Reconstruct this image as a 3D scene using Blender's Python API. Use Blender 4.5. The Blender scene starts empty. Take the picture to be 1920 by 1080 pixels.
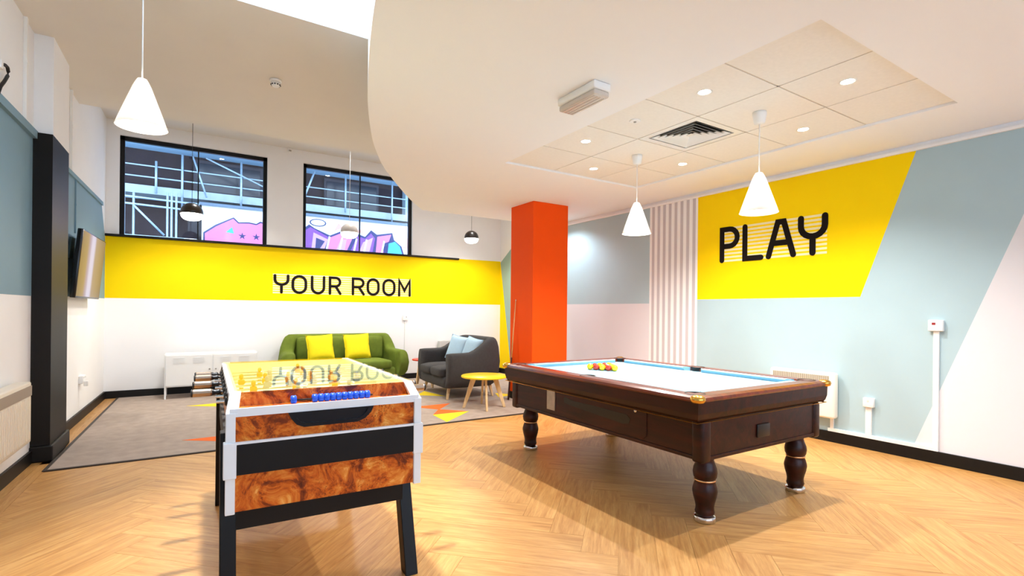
import bpy, bmesh, math, random
from mathutils import Vector, Matrix, Euler
random.seed(7)
S = bpy.context.scene
COL = S.collection
PI = math.pi

# ------------------------------------------------------------------ camera
YAW, ROLL = math.radians(32.52), math.radians(0.572)
cam = bpy.data.cameras.new('camera'); cam.sensor_width = 36; cam.lens = 955.8/1920*36
cam.shift_y = 43.05/1920; cam.clip_start = 0.02
camo = bpy.data.objects.new('camera', cam); COL.objects.link(camo)
fw = Vector((math.sin(YAW), math.cos(YAW), 0)); rt = Vector((math.cos(YAW), -math.sin(YAW), 0)); up = Vector((0, 0, 1))
r2 = math.cos(ROLL)*rt + math.sin(ROLL)*up; u2 = -math.sin(ROLL)*rt + math.cos(ROLL)*up
M = Matrix((r2, u2, -fw)).transposed().to_4x4(); M.translation = (0, 0, 1.3)
camo.matrix_world = M
S.camera = camo

# ------------------------------------------------------------------ world, exposure
W = bpy.data.worlds.new('sky'); S.world = W; W.use_nodes = True
bgn = W.node_tree.nodes['Background']
bgn.inputs[0].default_value = (0.68, 0.83, 1.0, 1); bgn.inputs[1].default_value = 3.4
S.view_settings.view_transform = 'Standard'; S.view_settings.look = 'None'
S.view_settings.exposure = 0.92; S.view_settings.gamma = 1.0; S.view_settings.use_curve_mapping = False

K_DOWN, K_CONE, K_GLOBE = 74.0, 12.0, 40.0
WARM = (1.0, 0.90, 0.78); NEUT = (1.0, 0.965, 0.92); COOL = (0.80, 0.90, 1.0)

def lamp(name, kind, loc, power, color, parent=None, rot=(0, 0, 0), **kw):
    l = bpy.data.lights.new(name, kind); l.energy = power; l.color = color
    for k, v in kw.items(): setattr(l, k, v)
    o = bpy.data.objects.new(name, l); COL.objects.link(o); o.location = loc; o.rotation_euler = rot
    if parent: o.parent = parent
    return o

# ------------------------------------------------------------------ materials
def lin(c):
    return tuple(((x/255)/12.92 if x/255 <= 0.04045 else ((x/255+0.055)/1.055)**2.4) for x in c) + (1,)
MATS = {}
def mat(name, rgb, rough=0.6, metal=0.0, var=0.0, scale=8.0, bump=0.0, bscale=60.0, spec=0.5, coat=0.0, emit=None, es=0.0, objrand=0.0):
    if name in MATS: return MATS[name]
    m = bpy.data.materials.new(name); m.use_nodes = True; nt = m.node_tree
    b = nt.nodes['Principled BSDF']; c = lin(rgb)
    b.inputs['Base Color'].default_value = c; b.inputs['Roughness'].default_value = rough
    b.inputs['Metallic'].default_value = metal; b.inputs['Specular IOR Level'].default_value = spec
    b.inputs['Coat Weight'].default_value = coat
    tc = nt.nodes.new('ShaderNodeTexCoord')
    if var > 0:
        n = nt.nodes.new('ShaderNodeTexNoise'); n.inputs['Scale'].default_value = scale; n.inputs['Detail'].default_value = 4
        nt.links.new(tc.outputs['Object'], n.inputs['Vector'])
        r = nt.nodes.new('ShaderNodeValToRGB')
        r.color_ramp.elements[0].position = 0.3; r.color_ramp.elements[1].position = 0.7
        r.color_ramp.elements[0].color = tuple(max(0, x*(1-var)) for x in c[:3])+(1,)
        r.color_ramp.elements[1].color = tuple(min(1, x*(1+var)) for x in c[:3])+(1,)
        nt.links.new(n.outputs['Fac'], r.inputs['Fac']); nt.links.new(r.outputs['Color'], b.inputs['Base Color'])
    if bump > 0:
        n2 = nt.nodes.new('ShaderNodeTexNoise'); n2.inputs['Scale'].default_value = bscale; n2.inputs['Detail'].default_value = 3
        nt.links.new(tc.outputs['Object'], n2.inputs['Vector'])
        bp = nt.nodes.new('ShaderNodeBump'); bp.inputs['Strength'].default_value = bump; bp.inputs['Distance'].default_value = 0.01
        nt.links.new(n2.outputs['Fac'], bp.inputs['Height']); nt.links.new(bp.outputs['Normal'], b.inputs['Normal'])
    if emit:
        b.inputs['Emission Color'].default_value = emit + (1,); b.inputs['Emission Strength'].default_value = es
    MATS[name] = m; return m

def mix_color(nt, fac, a, b_):
    mx = nt.nodes.new('ShaderNodeMix'); mx.data_type = 'RGBA'
    if hasattr(fac, 'is_linked'): nt.links.new(fac, mx.inputs[0])
    else: mx.inputs[0].default_value = fac
    for k, v in ((6, a), (7, b_)):
        if hasattr(v, 'is_linked'): nt.links.new(v, mx.inputs[k])
        else: mx.inputs[k].default_value = v
    return mx.outputs[2]

def wood_mat(name, dark, mid, light, rough=0.35, stretch=(1.2, 14, 14), rand=True, var=0.25, coat=0.0, spec=0.5):
    m = bpy.data.materials.new(name); m.use_nodes = True; nt = m.node_tree; N = nt.nodes; L = nt.links
    b = N['Principled BSDF']; b.inputs['Roughness'].default_value = rough; b.inputs['Coat Weight'].default_value = coat
    b.inputs['Coat Roughness'].default_value = 0.12; b.inputs['Specular IOR Level'].default_value = spec
    tc = N.new('ShaderNodeTexCoord'); oi = N.new('ShaderNodeObjectInfo')
    vec = tc.outputs['Object']
    if rand:
        a = N.new('ShaderNodeVectorMath'); a.operation = 'MULTIPLY_ADD'
        cb = N.new('ShaderNodeCombineXYZ')
        for i in range(3): L.new(oi.outputs['Random'], cb.inputs[i])
        L.new(cb.outputs[0], a.inputs[0]); a.inputs[1].default_value = (37, 53, 11); L.new(vec, a.inputs[2]); vec = a.outputs[0]
    mp = N.new('ShaderNodeMapping'); mp.inputs['Scale'].default_value = stretch; L.new(vec, mp.inputs['Vector'])
    n1 = N.new('ShaderNodeTexNoise'); n1.inputs['Scale'].default_value = 1.6; n1.inputs['Detail'].default_value = 7; n1.inputs['Distortion'].default_value = 1.1
    L.new(mp.outputs[0], n1.inputs['Vector'])
    n2 = N.new('ShaderNodeTexNoise'); n2.inputs['Scale'].default_value = 9; n2.inputs['Detail'].default_value = 5; n2.inputs['Distortion'].default_value = 0.4
    L.new(mp.outputs[0], n2.inputs['Vector'])
    r = N.new('ShaderNodeValToRGB'); e = r.color_ramp.elements
    e[0].position = 0.28; e[0].color = lin(dark); e[1].position = 0.72; e[1].color = lin(light)
    e.new(0.48).color = lin(mid)
    L.new(n1.outputs['Fac'], r.inputs['Fac'])
    r2_ = N.new('ShaderNodeValToRGB'); r2_.color_ramp.elements[0].position = 0.3; r2_.color_ramp.elements[1].position = 0.62
    r2_.color_ramp.elements[0].color = (0.72, 0.66, 0.6, 1); r2_.color_ramp.elements[1].color = (1, 1, 1, 1)
    L.new(n2.outputs['Fac'], r2_.inputs['Fac'])
    mm = N.new('ShaderNodeMix'); mm.data_type = 'RGBA'; mm.blend_type = 'MULTIPLY'; mm.inputs[0].default_value = 0.55
    L.new(r.outputs['Color'], mm.inputs[6]); L.new(r2_.outputs['Color'], mm.inputs[7]); out = mm.outputs[2]
    if rand:
        hs = N.new('ShaderNodeHueSaturation')
        mr = N.new('ShaderNodeMapRange'); mr.inputs[3].default_value = 1-var; mr.inputs[4].default_value = 1+var
        L.new(oi.outputs['Random'], mr.inputs[0]); L.new(mr.outputs[0], hs.inputs['Value']); L.new(out, hs.inputs['Color']); out = hs.outputs[0]
    L.new(out, b.inputs['Base Color'])
    bp = N.new('ShaderNodeBump'); bp.inputs['Strength'].default_value = 0.12; bp.inputs['Distance'].default_value = 0.004
    L.new(n2.outputs['Fac'], bp.inputs['Height']); L.new(bp.outputs[0], b.inputs['Normal'])
    MATS[name] = m; return m

def glass_mat(name, tint, refl=1.45, rough=0.0, k=1.0):
    m = bpy.data.materials.new(name); m.use_nodes = True; nt = m.node_tree; N = nt.nodes; L = nt.links
    N.remove(N['Principled BSDF'])
    t = N.new('ShaderNodeBsdfTransparent'); t.inputs[0].default_value = tint
    g = N.new('ShaderNodeBsdfGlossy'); g.inputs['Roughness'].default_value = rough
    f = N.new('ShaderNodeFresnel'); ge = N.new('ShaderNodeNewGeometry'); mr = N.new('ShaderNodeMapRange')
    mr.inputs[3].default_value = refl; mr.inputs[4].default_value = 1/refl   # same facing reflectance on both faces of the thin pane
    L.new(ge.outputs['Backfacing'], mr.inputs[0]); L.new(mr.outputs[0], f.inputs[0])
    mx = N.new('ShaderNodeMixShader'); mu = N.new('ShaderNodeMath'); mu.operation = 'MULTIPLY'; mu.inputs[1].default_value = k   # coated low-reflection glass when k < 1
    L.new(f.outputs[0], mu.inputs[0]); L.new(mu.outputs[0], mx.inputs[0]); L.new(t.outputs[0], mx.inputs[1]); L.new(g.outputs[0], mx.inputs[2])
    L.new(mx.outputs[0], N['Material Output'].inputs[0]); MATS[name] = m; return m

def shade_mat(name, col, tr=0.45):
    m = bpy.data.materials.new(name); m.use_nodes = True; nt = m.node_tree; N = nt.nodes; L = nt.links
    N.remove(N['Principled BSDF'])
    d = N.new('ShaderNodeBsdfDiffuse'); d.inputs[0].default_value = col
    t = N.new('ShaderNodeBsdfTranslucent'); t.inputs[0].default_value = col
    mx = N.new('ShaderNodeMixShader'); mx.inputs[0].default_value = tr
    L.new(d.outputs[0], mx.inputs[1]); L.new(t.outputs[0], mx.inputs[2]); L.new(mx.outputs[0], N['Material Output'].inputs[0])
    MATS[name] = m; return m

def burl_mat(name):
    m = bpy.data.materials.new(name); m.use_nodes = True; nt = m.node_tree; N = nt.nodes; L = nt.links
    b = N['Principled BSDF']; b.inputs['Roughness'].default_value = 0.25; b.inputs['Specular IOR Level'].default_value = 0.35
    tc = N.new('ShaderNodeTexCoord')
    n = N.new('ShaderNodeTexNoise'); n.inputs['Scale'].default_value = 7.5; n.inputs['Detail'].default_value = 10; n.inputs['Roughness'].default_value = 0.70; n.inputs['Distortion'].default_value = 1.4
    L.new(tc.outputs['Object'], n.inputs['Vector'])
    r = N.new('ShaderNodeValToRGB'); e = r.color_ramp.elements
    e[0].position = 0.30; e[0].color = lin((56, 18, 8)); e[1].position = 0.70; e[1].color = lin((250, 194, 104))
    e.new(0.42).color = lin((128, 52, 14)); e.new(0.49).color = lin((200, 92, 20)); e.new(0.59).color = lin((224, 134, 46))
    L.new(n.outputs['Fac'], r.inputs['Fac'])
    v = N.new('ShaderNodeTexVoronoi'); v.inputs['Scale'].default_value = 110
    L.new(tc.outputs['Object'], v.inputs['Vector'])
    n3 = N.new('ShaderNodeTexNoise'); n3.inputs['Scale'].default_value = 4.0; L.new(tc.outputs['Object'], n3.inputs['Vector'])
    r3 = N.new('ShaderNodeValToRGB'); r3.color_ramp.elements[0].position = 0.50; r3.color_ramp.elements[1].position = 0.66
    L.new(n3.outputs['Fac'], r3.inputs['Fac'])
    rv = N.new('ShaderNodeValToRGB'); rv.color_ramp.elements[0].position = 0.18; rv.color_ramp.elements[1].position = 0.34
    rv.color_ramp.elements[0].color = (1, 1, 1, 1); rv.color_ramp.elements[1].color = (0, 0, 0, 1)
    L.new(v.outputs['Distance'], rv.inputs['Fac'])
    mu = N.new('ShaderNodeMath'); mu.operation = 'MULTIPLY'; L.new(r3.outputs[0], mu.inputs[0]); L.new(rv.outputs[0], mu.inputs[1])
    out = mix_color(nt, mu.outputs[0], r.outputs['Color'], lin((74, 30, 12)))
    L.new(out, b.inputs['Base Color']); MATS[name] = m; return m

white = mat('white_paint', (243, 243, 243), 0.75, var=0.012, scale=3, bump=0.03, bscale=180)
ceil_m = mat('ceiling_paint', (248, 249, 251), 0.85, var=0.01, scale=2)
ceil2_m = mat('upper_ceiling_paint', (228, 222, 213), 0.85, var=0.015, scale=2)
tile_m = mat('ceiling_tile_board', (244, 241, 234), 0.9, var=0.02, scale=40, bump=0.12, bscale=300)
grid_m = mat('ceiling_grid_metal', (216, 204, 186), 0.5)
yellow_p = mat('yellow_paint', (255, 218, 0), 0.75, var=0.015, scale=3, spec=.15)
blue_p = mat('duck_egg_paint', (170, 195, 203), 0.7, var=0.015, scale=3)
blueL_p = mat('duck_egg_shaded_paint', (122, 156, 172), 0.65, var=0.02, scale=3)  # same paint as duck egg; left-wall shade put into this darker tone
teal_p = mat('sage_paint', (150, 180, 175), 0.7)
pink_p = mat('pale_grey_paint', (222, 221, 226), 0.75)
stripe_p = mat('lavender_grey_paint', (197, 192, 196), 0.7)
orange_p = mat('orange_paint', (250, 84, 0), 0.65, var=0.02, scale=3, spec=.2)
black_p = mat('black_gloss_paint', (20, 18, 17), 0.45, var=0.06, scale=5, spec=.25)
blackm = mat('black_metal', (12, 12, 14), 0.45, spec=.25)
carpet_m = mat('taupe_carpet', (174, 157, 144), 0.95, var=0.10, scale=9, bump=0.5, bscale=500)
floor_w = wood_mat('oak_plank', (176, 122, 62), (196, 144, 80), (210, 162, 98), rough=0.42, stretch=(1.5, 19, 19), var=0.05)
chrome = mat('chrome', (220, 220, 222), 0.12, metal=1.0)
alu = mat('white_aluminium', (234, 238, 242), 0.4)
brass = mat('brass', (226, 178, 84), 0.22, metal=1.0)
plastic_w = mat('white_plastic', (244, 244, 241), 0.35)
plastic_k = mat('black_plastic', (20, 20, 22), 0.35)
rubber = mat('dark_rubber', (24, 24, 26), 0.7)
glass = glass_mat('window_glass', (0.92, 0.96, 1.0, 1))
glow = mat('lamp_diffuser', (255, 250, 240), 0.5, emit=(1.0, 0.90, 0.76), es=14)
glow2 = mat('spot_lens', (255, 250, 240), 0.5, emit=(1.0, 0.93, 0.82), es=40)
letter_m = mat('black_letter_vinyl', (20, 12, 10), 0.7, spec=.15)
line_m = mat('cream_line_vinyl', (250, 238, 190), 0.7)

# ------------------------------------------------------------------ mesh builder
class MB:
    def __init__(s): s.v = []; s.f = []; s.m = []; s.sm = []
    def add(s, vs, fs, mi=0, smooth=False):
        o = len(s.v); s.v += [tuple(x) for x in vs]
        for f in fs: s.f.append([i+o for i in f]); s.m.append(mi); s.sm.append(smooth)
        return s
    def box(s, a, b, mi=0):
        x0, y0, z0 = a; x1, y1, z1 = b
        x0, x1 = min(x0, x1), max(x0, x1); y0, y1 = min(y0, y1), max(y0, y1); z0, z1 = min(z0, z1), max(z0, z1)
        v = [(x0, y0, z0), (x1, y0, z0), (x1, y1, z0), (x0, y1, z0), (x0, y0, z1), (x1, y0, z1), (x1, y1, z1), (x0, y1, z1)]
        return s.add(v, [(0, 3, 2, 1), (4, 5, 6, 7), (0, 1, 5, 4), (1, 2, 6, 5), (2, 3, 7, 6), (3, 0, 4, 7)], mi)
    def rbox(s, a, b, r=0.02, seg=2, mi=0, smooth=True, tf=None):
        bm = bmesh.new(); bmesh.ops.create_cube(bm, size=1)
        c = [(a[i]+b[i])/2 for i in range(3)]; d = [abs(b[i]-a[i]) for i in range(3)]
        for v in bm.verts: v.co = Vector((c[0]+v.co.x*d[0], c[1]+v.co.y*d[1], c[2]+v.co.z*d[2]))
        bmesh.ops.bevel(bm, geom=bm.edges[:], offset=min(r, min(d)*0.49), segments=seg, profile=0.5, affect='EDGES')
        bm.verts.ensure_lookup_table()
        vs = [tf(v.co) if tf else v.co[:] for v in bm.verts]
        s.add(vs, [[v.index for v in f.verts] for f in bm.faces], mi, smooth); bm.free(); return s
    def prism(s, poly, fn, h0, h1, mi=0, caps=True):
        # poly: 2D list; fn(u,v,h)->xyz
        n = len(poly); vs = [fn(u, v, h0) for u, v in poly]+[fn(u, v, h1) for u, v in poly]
        fs = [(i, (i+1) % n, n+(i+1) % n, n+i) for i in range(n)]
        if caps: fs += [list(range(n))[::-1], list(range(n, 2*n))]
        return s.add(vs, fs, mi)
    def lathe(s, prof, c=(0, 0, 0), n=24, mi=0, axis='z', smooth=True, cap=True):
        vs = []; fs = []
        for (r, h) in prof:
            for k in range(n):
                a = 2*PI*k/n; x, y = r*math.cos(a), r*math.sin(a)
                p = {'z': (x, y, h), 'x': (h, x, y), 'y': (y, h, x)}[axis]
                vs.append((c[0]+p[0], c[1]+p[1], c[2]+p[2]))
        for j in range(len(prof)-1):
            for k in range(n):
                fs.append((j*n+k, j*n+(k+1) % n, (j+1)*n+(k+1) % n, (j+1)*n+k))
        if cap:
            if prof[0][0] > 1e-5: fs.append(list(range(n))[::-1])
            if prof[-1][0] > 1e-5: fs.append(list(range((len(prof)-1)*n, len(prof)*n)))
        return s.add(vs, fs, mi, smooth)
    def tube(s, pts, r, n=10, mi=0, smooth=True, r1=None):
        pts = [Vector(p) for p in pts]; vs = []; fs = []
        ref = Vector((0, 0, 1))
        for i, p in enumerate(pts):
            t = (pts[min(i+1, len(pts)-1)]-pts[max(i-1, 0)]).normalized()
            a = t.cross(ref)
            if a.length < 1e-3: a = t.cross(Vector((1, 0, 0)))
            a.normalize(); b_ = t.cross(a).normalized()
            rr = r if r1 is None else r+(r1-r)*i/(len(pts)-1)
            for k in range(n):
                q = 2*PI*k/n; vs.append(p+a*rr*math.cos(q)+b_*rr*math.sin(q))
        for j in range(len(pts)-1):
            for k in range(n): fs.append((j*n+k, j*n+(k+1) % n, (j+1)*n+(k+1) % n, (j+1)*n+k))
        fs += [list(range(n))[::-1], list(range((len(pts)-1)*n, len(pts)*n))]
        return s.add(vs, fs, mi, smooth)
    def bar(s, p0, p1, wx, wy, mi=0, wx1=None, wy1=None):
        # slanted square bar, cross-section horizontal
        wx1 = wx if wx1 is None else wx1; wy1 = wy if wy1 is None else wy1
        vs = []
        for p, a, b_ in ((p0, wx, wy), (p1, wx1, wy1)):
            vs += [(p[0]-a/2, p[1]-b_/2, p[2]), (p[0]+a/2, p[1]-b_/2, p[2]), (p[0]+a/2, p[1]+b_/2, p[2]), (p[0]-a/2, p[1]+b_/2, p[2])]
        return s.add(vs, [(0, 3, 2, 1), (4, 5, 6, 7), (0, 1, 5, 4), (1, 2, 6, 5), (2, 3, 7, 6), (3, 0, 4, 7)], mi)
    def build(s, name, mats, parent=None, bevel=0.0, subsurf=0):
        me = bpy.data.meshes.new(name); me.from_pydata(s.v, [], s.f)
        if not isinstance(mats, (list, tuple)): mats = [mats]
        for m in mats: me.materials.append(m)
        me.polygons.foreach_set('material_index', s.m); me.polygons.foreach_set('use_smooth', s.sm)
        bm = bmesh.new(); bm.from_mesh(me); bmesh.ops.recalc_face_normals(bm, faces=bm.faces); bm.to_mesh(me); bm.free()
        me.update()
        o = bpy.data.objects.new(name, me); COL.objects.link(o)
        if parent: o.parent = parent
        if bevel > 0:
            md = o.modifiers.new('bevel', 'BEVEL'); md.width = bevel; md.segments = 2; md.limit_method = 'ANGLE'
        if subsurf:
            md = o.modifiers.new('sub', 'SUBSURF'); md.levels = subsurf; md.render_levels = subsurf
        return o

def tag(o, label, cat, group=None):
    o['label'] = label; o['category'] = cat
    if group: o['group'] = group
    return o
def thing(name, label, cat, loc=(0, 0, 0), rz=0, group=None):
    o = bpy.data.objects.new(name, None); COL.objects.link(o); o.empty_display_size = 0.05
    o.location = loc; o.rotation_euler = (0, 0, rz); return tag(o, label, cat, group)
def structure(o): o['kind'] = 'structure'; return o
def plab(o, label): o['label'] = label; return o
def copy_tree(o, parent=None):
    c = o.copy(); COL.objects.link(c)
    if parent: c.parent = parent
    for ch in list(o.children): copy_tree(ch, c)
    return c

# ------------------------------------------------------------------ room shell
XR, YB, YR = 5.55, 9.17, -3.2            # right wall, back wall, wall behind the camera
ZL, ZH, ZREC = 2.85, 3.57, 3.97          # dropped ceiling, upper ceiling, recess by the windows
TL = math.tan(math.radians(1.75))
def LX(y): return -0.984+(y-9.154)*TL    # left wall line
structure(MB().prism([(LX(YR)-.2, YR-.2), (XR+.2, YR-.2), (XR+.2, YB+.2), (LX(YB)-.2, YB+.2)], lambda u, v, h: (u, v, h), -0.12, -0.004).build('floor', floor_w))
floor = bpy.data.objects['floor']

# herringbone planks, clipped to the wood area (fold lines run along Y)
def clip(poly, nx, ny, d):   # keep nx*x+ny*y<=d
    out = []
    for i in range(len(poly)):
        a, b_ = poly[i], poly[(i+1) % len(poly)]
        da, db = nx*a[0]+ny*a[1]-d, nx*b_[0]+ny*b_[1]-d
        if da <= 0: out.append(a)
        if (da < 0 < db) or (db < 0 < da):
            t = da/(da-db); out.append((a[0]+(b_[0]-a[0])*t, a[1]+(b_[1]-a[1])*t))
    return out
CARPET_Y = 5.345
PL, PW, GAP = 1.0, 0.2, 0.0007
ORG = Vector((-0.17-0.707, 0.0)); uu = Vector((1, 1)).normalized(); vv = Vector((-1, 1)).normalized()
def plank_mesh(poly):
    b_ = MB(); b_.prism(poly, lambda u, v, h: (u, v, h), -0.004, 0.0); me = bpy.data.meshes.new('plank'); me.from_pydata(b_.v, [], b_.f); me.materials.append(floor_w)
    bm = bmesh.new(); bm.from_mesh(me); bmesh.ops.recalc_face_normals(bm, faces=bm.faces); bm.to_mesh(me); bm.free(); return me
full = [(GAP, GAP), (PL-GAP, GAP), (PL-GAP, PW-GAP), (GAP, PW-GAP)]
full_me = plank_mesh(full)
nplank = 0
BORD = 0.16
nl = Vector((-1, TL)).normalized()
for j in range(-2, 7):
    for k in range(-40, 60):
        for kind in (0, 1):
            base = Vector((k*PW + j*PL, k*PW - j*PL))
            if kind == 0: o_uv = base; ang = PI/4
            else: o_uv = base+Vector((PL+PW, PW-PL)); ang = PI*3/4   # local x along +v
            org = ORG + uu*o_uv.x + vv*o_uv.y
            R = Matrix.Rotation(ang, 2)
            wp = [tuple(org+R @ Vector(p)) for p in full]
            if max(p[1] for p in wp) < -0.3: continue
            cp = clip(wp, nl.x, nl.y, nl.x*(LX(0)+BORD)+GAP*0)
            if len(cp) >= 3: cp = clip(cp, 1, 0, XR)
            if len(cp) >= 3: cp = clip(cp, 0, 1, CARPET_Y-0.02)
            if len(cp) < 3: continue
            ar = abs(sum(cp[i][0]*cp[(i+1) % len(cp)][1]-cp[(i+1) % len(cp)][0]*cp[i][1] for i in range(len(cp))))/2
            if ar < 0.002: continue
            if len(cp) == 4 and ar > (PL-2*GAP)*(PW-2*GAP)*0.9999: me = full_me
            else:
                RI = R.inverted(); me = plank_mesh([tuple(RI @ (Vector(p)-org)) for p in cp])
            o = bpy.data.objects.new('plank', me); COL.objects.link(o); o.parent = floor
            o.location = (org.x, org.y, 0); o.rotation_euler = (0, 0, ang); nplank += 1
for (d0, d1) in ((0.0, 0.08), (0.082, BORD-0.002)):
    for y0 in [(-0.4+1.2*i + (0.6 if d0 else 0)) for i in range(5)]:
        y1 = min(y0+1.198, 9.1)
        pts = [(LX(y0)+d0, y0), (LX(y0)+d1, y0), (LX(y1)+d1, y1), (LX(y1)+d0, y1)]
        c0 = Vector(pts[0]); ang = PI/2-math.radians(1.75); RI = Matrix.Rotation(-ang, 2)
        o = bpy.data.objects.new('border_plank', plank_mesh([tuple(RI @ (Vector(p)-c0)) for p in pts])); COL.objects.link(o); o.parent = floor
        o.location = (c0.x, c0.y, 0); o.rotation_euler = (0, 0, ang)
y0, y1 = 5.6, 9.1
for (a, b_) in ((5.602, 6.798), (6.8, 7.998), (8.0, 9.15)):
    pts = [(LX(a), a), (LX(a)+.155, a), (LX(b_)+.155, b_), (LX(b_), b_)]
    c0 = Vector(pts[0]); ang = PI/2-math.radians(1.75); RI = Matrix.Rotation(-ang, 2)
    o = bpy.data.objects.new('border_plank', plank_mesh([tuple(RI @ (Vector(p)-c0)) for p in pts])); COL.objects.link(o); o.parent = floor
    o.location = (c0.x, c0.y, 0); o.rotation_euler = (0, 0, ang)

# carpet
cp_t = thing('carpet', 'taupe inset carpet with dark edging and coloured triangles under the sofas', 'carpet', (0, 0, 0))
def fl(u, v, h): return (u, v, h)
MB().prism([(LX(5.37)+.175, 5.37), (XR, 5.37), (XR, YB), (LX(YB)+.175, YB)], fl, -0.004, 0.006).build('pile', carpet_m, cp_t)
plab(MB().prism([(LX(5.345)+.15, 5.345), (XR, 5.345), (XR, 5.372), (LX(5.372)+.176, 5.372), (LX(YB)+.176, YB), (LX(YB)+.15, YB)], fl, -0.004, 0.0075).build('edge_trim', mat('dark_trim', (52, 42, 36), 0.6), cp_t), 'dark edging strip')
car_o = mat('orange_carpet', (238, 104, 26), 0.95, var=.06, scale=60); car_y = mat('yellow_carpet', (240, 206, 20), 0.95, var=.06, scale=60); car_g = mat('lime_carpet', (206, 214, 30), 0.95, var=.06, scale=60)
for poly, m in (([(0.0, 7.96), (0.75, 7.45), (0.80, 8.03)], car_y), ([(-0.03, 5.92), (0.55, 5.5), (0.55, 5.93)], car_o),
                ([(2.55, 6.43), (3.10, 6.44), (2.78, 6.10)], car_o), ([(3.05, 5.83), (2.78, 6.12), (2.58, 5.84)], car_o),
                ([(2.57, 5.83), (3.07, 5.815), (2.55, 5.38)], car_g), ([(2.95, 7.3), (3.3, 7.0), (3.2, 7.6)], car_y), ([(3.95, 6.55), (4.3, 6.6), (4.1, 6.9)], car_y)):
    MB().prism(poly, fl, 0.004, 0.0075).build('triangle_inlay', m, cp_t)

# walls
def rw(u, v, h): return (XR-h, u, v)      # right wall: u=y, v=z, h=offset into room
wr = structure(MB().box((XR, YR, 0), (XR+.2, YB+.2, ZREC+.1)).build('wall_right', white))
def paint(parent, poly, fn, m, h=0.0015, label=None):
    o = MB().prism(poly, fn, 0, h).build('paint_field', m, parent)
    if label: plab(o, label)
    return o
ZT = 2.785
paint(wr, [(8.75, 1.425), (5.072, 1.425), (5.072, ZT), (8.75, ZT)], rw, blue_p)
paint(wr, [(5.072, 0), (8.75, 0), (8.75, 1.425), (5.072, 1.425)], rw, pink_p)
paint(wr, [(4.262, 1.472), (2.373, 1.472), (1.93, ZT), (4.262, ZT)], rw, yellow_p, label='yellow slanted paint block')
paint(wr, [(4.262, 0.0), (1.97, 0.0), (0.98, ZT), (1.93, ZT), (2.373, 1.472), (4.262, 1.472)], rw, blue_p)
paint(wr, [(YR, 0), (1.97, 0), (0.98, ZT), (YR, ZT)], rw, pink_p)
paint(wr, [(9.17, 2.31), (9.17, 0.1), (8.72, 0.1)], rw, yellow_p)
paint(wr, [(9.17, 2.31), (8.72, 0.1), (8.75, 2.57)], rw, teal_p)
for i in range(8):
    y0 = 5.03-i*0.098
    paint(wr, [(y0, 0), (y0-0.046, 0), (y0-0.046, ZT), (y0, ZT)], rw, stripe_p)
structure(MB().box((XR-.018, YR, 0), (XR, YB, 0.108)).build('baseboard_right', black_p, bevel=.004))
structure(MB().box((XR-.03, YR, ZT), (XR, 7.42, 2.812)).build('trim_1', white, bevel=.003))

wl_root = structure(MB().prism([(LX(YR)-.2, YR), (LX(YR), YR), (LX(YB+.2), YB+.2), (LX(YB+.2)-.2, YB+.2)], fl, 0, ZREC+.1).build('wall_left', white))
def lw(u, v, h): return (LX(u)+h, u, v)
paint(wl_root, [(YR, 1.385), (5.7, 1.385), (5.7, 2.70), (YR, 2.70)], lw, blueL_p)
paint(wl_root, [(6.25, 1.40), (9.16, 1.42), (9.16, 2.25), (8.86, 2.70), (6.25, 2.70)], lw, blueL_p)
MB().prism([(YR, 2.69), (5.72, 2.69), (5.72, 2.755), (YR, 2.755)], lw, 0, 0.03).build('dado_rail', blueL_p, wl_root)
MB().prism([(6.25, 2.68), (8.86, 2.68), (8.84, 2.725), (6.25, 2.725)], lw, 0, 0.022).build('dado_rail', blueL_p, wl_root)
MB().prism([(YR, 0), (YB, 0), (YB, .104), (YR, .104)], lw, 0, 0.02).build('baseboard_left', black_p)['kind'] = 'structure'
pier = structure(MB().prism([(LX(5.72), 5.72), (-0.965, 5.72), (-0.955, 6.31), (LX(6.31), 6.31)], fl, 2.745, ZH).build('wall_pier', white))
plab(MB().prism([(LX(5.70)+.0, 5.70), (-0.963, 5.70), (-0.953, 6.32), (LX(6.32), 6.32)], fl, 0, 2.745).build('pier_casing', mat('pier_black', (22, 19, 17), .5, var=.1, scale=3, spec=.2), pier), 'black painted lower part of the pier')
MB().prism([(LX(5.66), 5.67), (-0.94, 5.67), (-0.93, 6.345), (LX(6.345), 6.345)], fl, 0, 0.135).build('plinth', black_p, pier, bevel=.012)

# back wall with two window openings
SILL, HEAD = 2.325, 3.77
WIN = [(-0.83, 1.09), (1.64, 3.59)]
def bw(u, v, h): return (u, YB-h, v)
wbm = MB()
for a, b_ in ((LX(YB)-.1, WIN[0][0]), (WIN[0][1], WIN[1][0]), (WIN[1][1], XR+.1)): wbm.box((a, YB, SILL), (b_, YB+.22, HEAD))
wbm.box((LX(YB)-.1, YB, 0), (XR+.1, YB+.22, SILL)); wbm.box((LX(YB)-.1, YB, HEAD), (XR+.1, YB+.22, ZREC+.1))
wb = structure(wbm.build('wall_back', white))
paint(wb, [(LX(YB), 1.428), (XR, 1.428), (XR, 2.335), (LX(YB), 2.31)], bw, yellow_p, label='broad yellow paint band')
structure(MB().box((LX(YB), YB-.05, 2.305), (4.56, YB+.02, 2.338)).build('trim_2', black_p, bevel=.004))
structure(MB().box((LX(YB), YB-.02, 0), (XR, YB, 0.104)).build('baseboard_back', black_p, bevel=.004))
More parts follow.
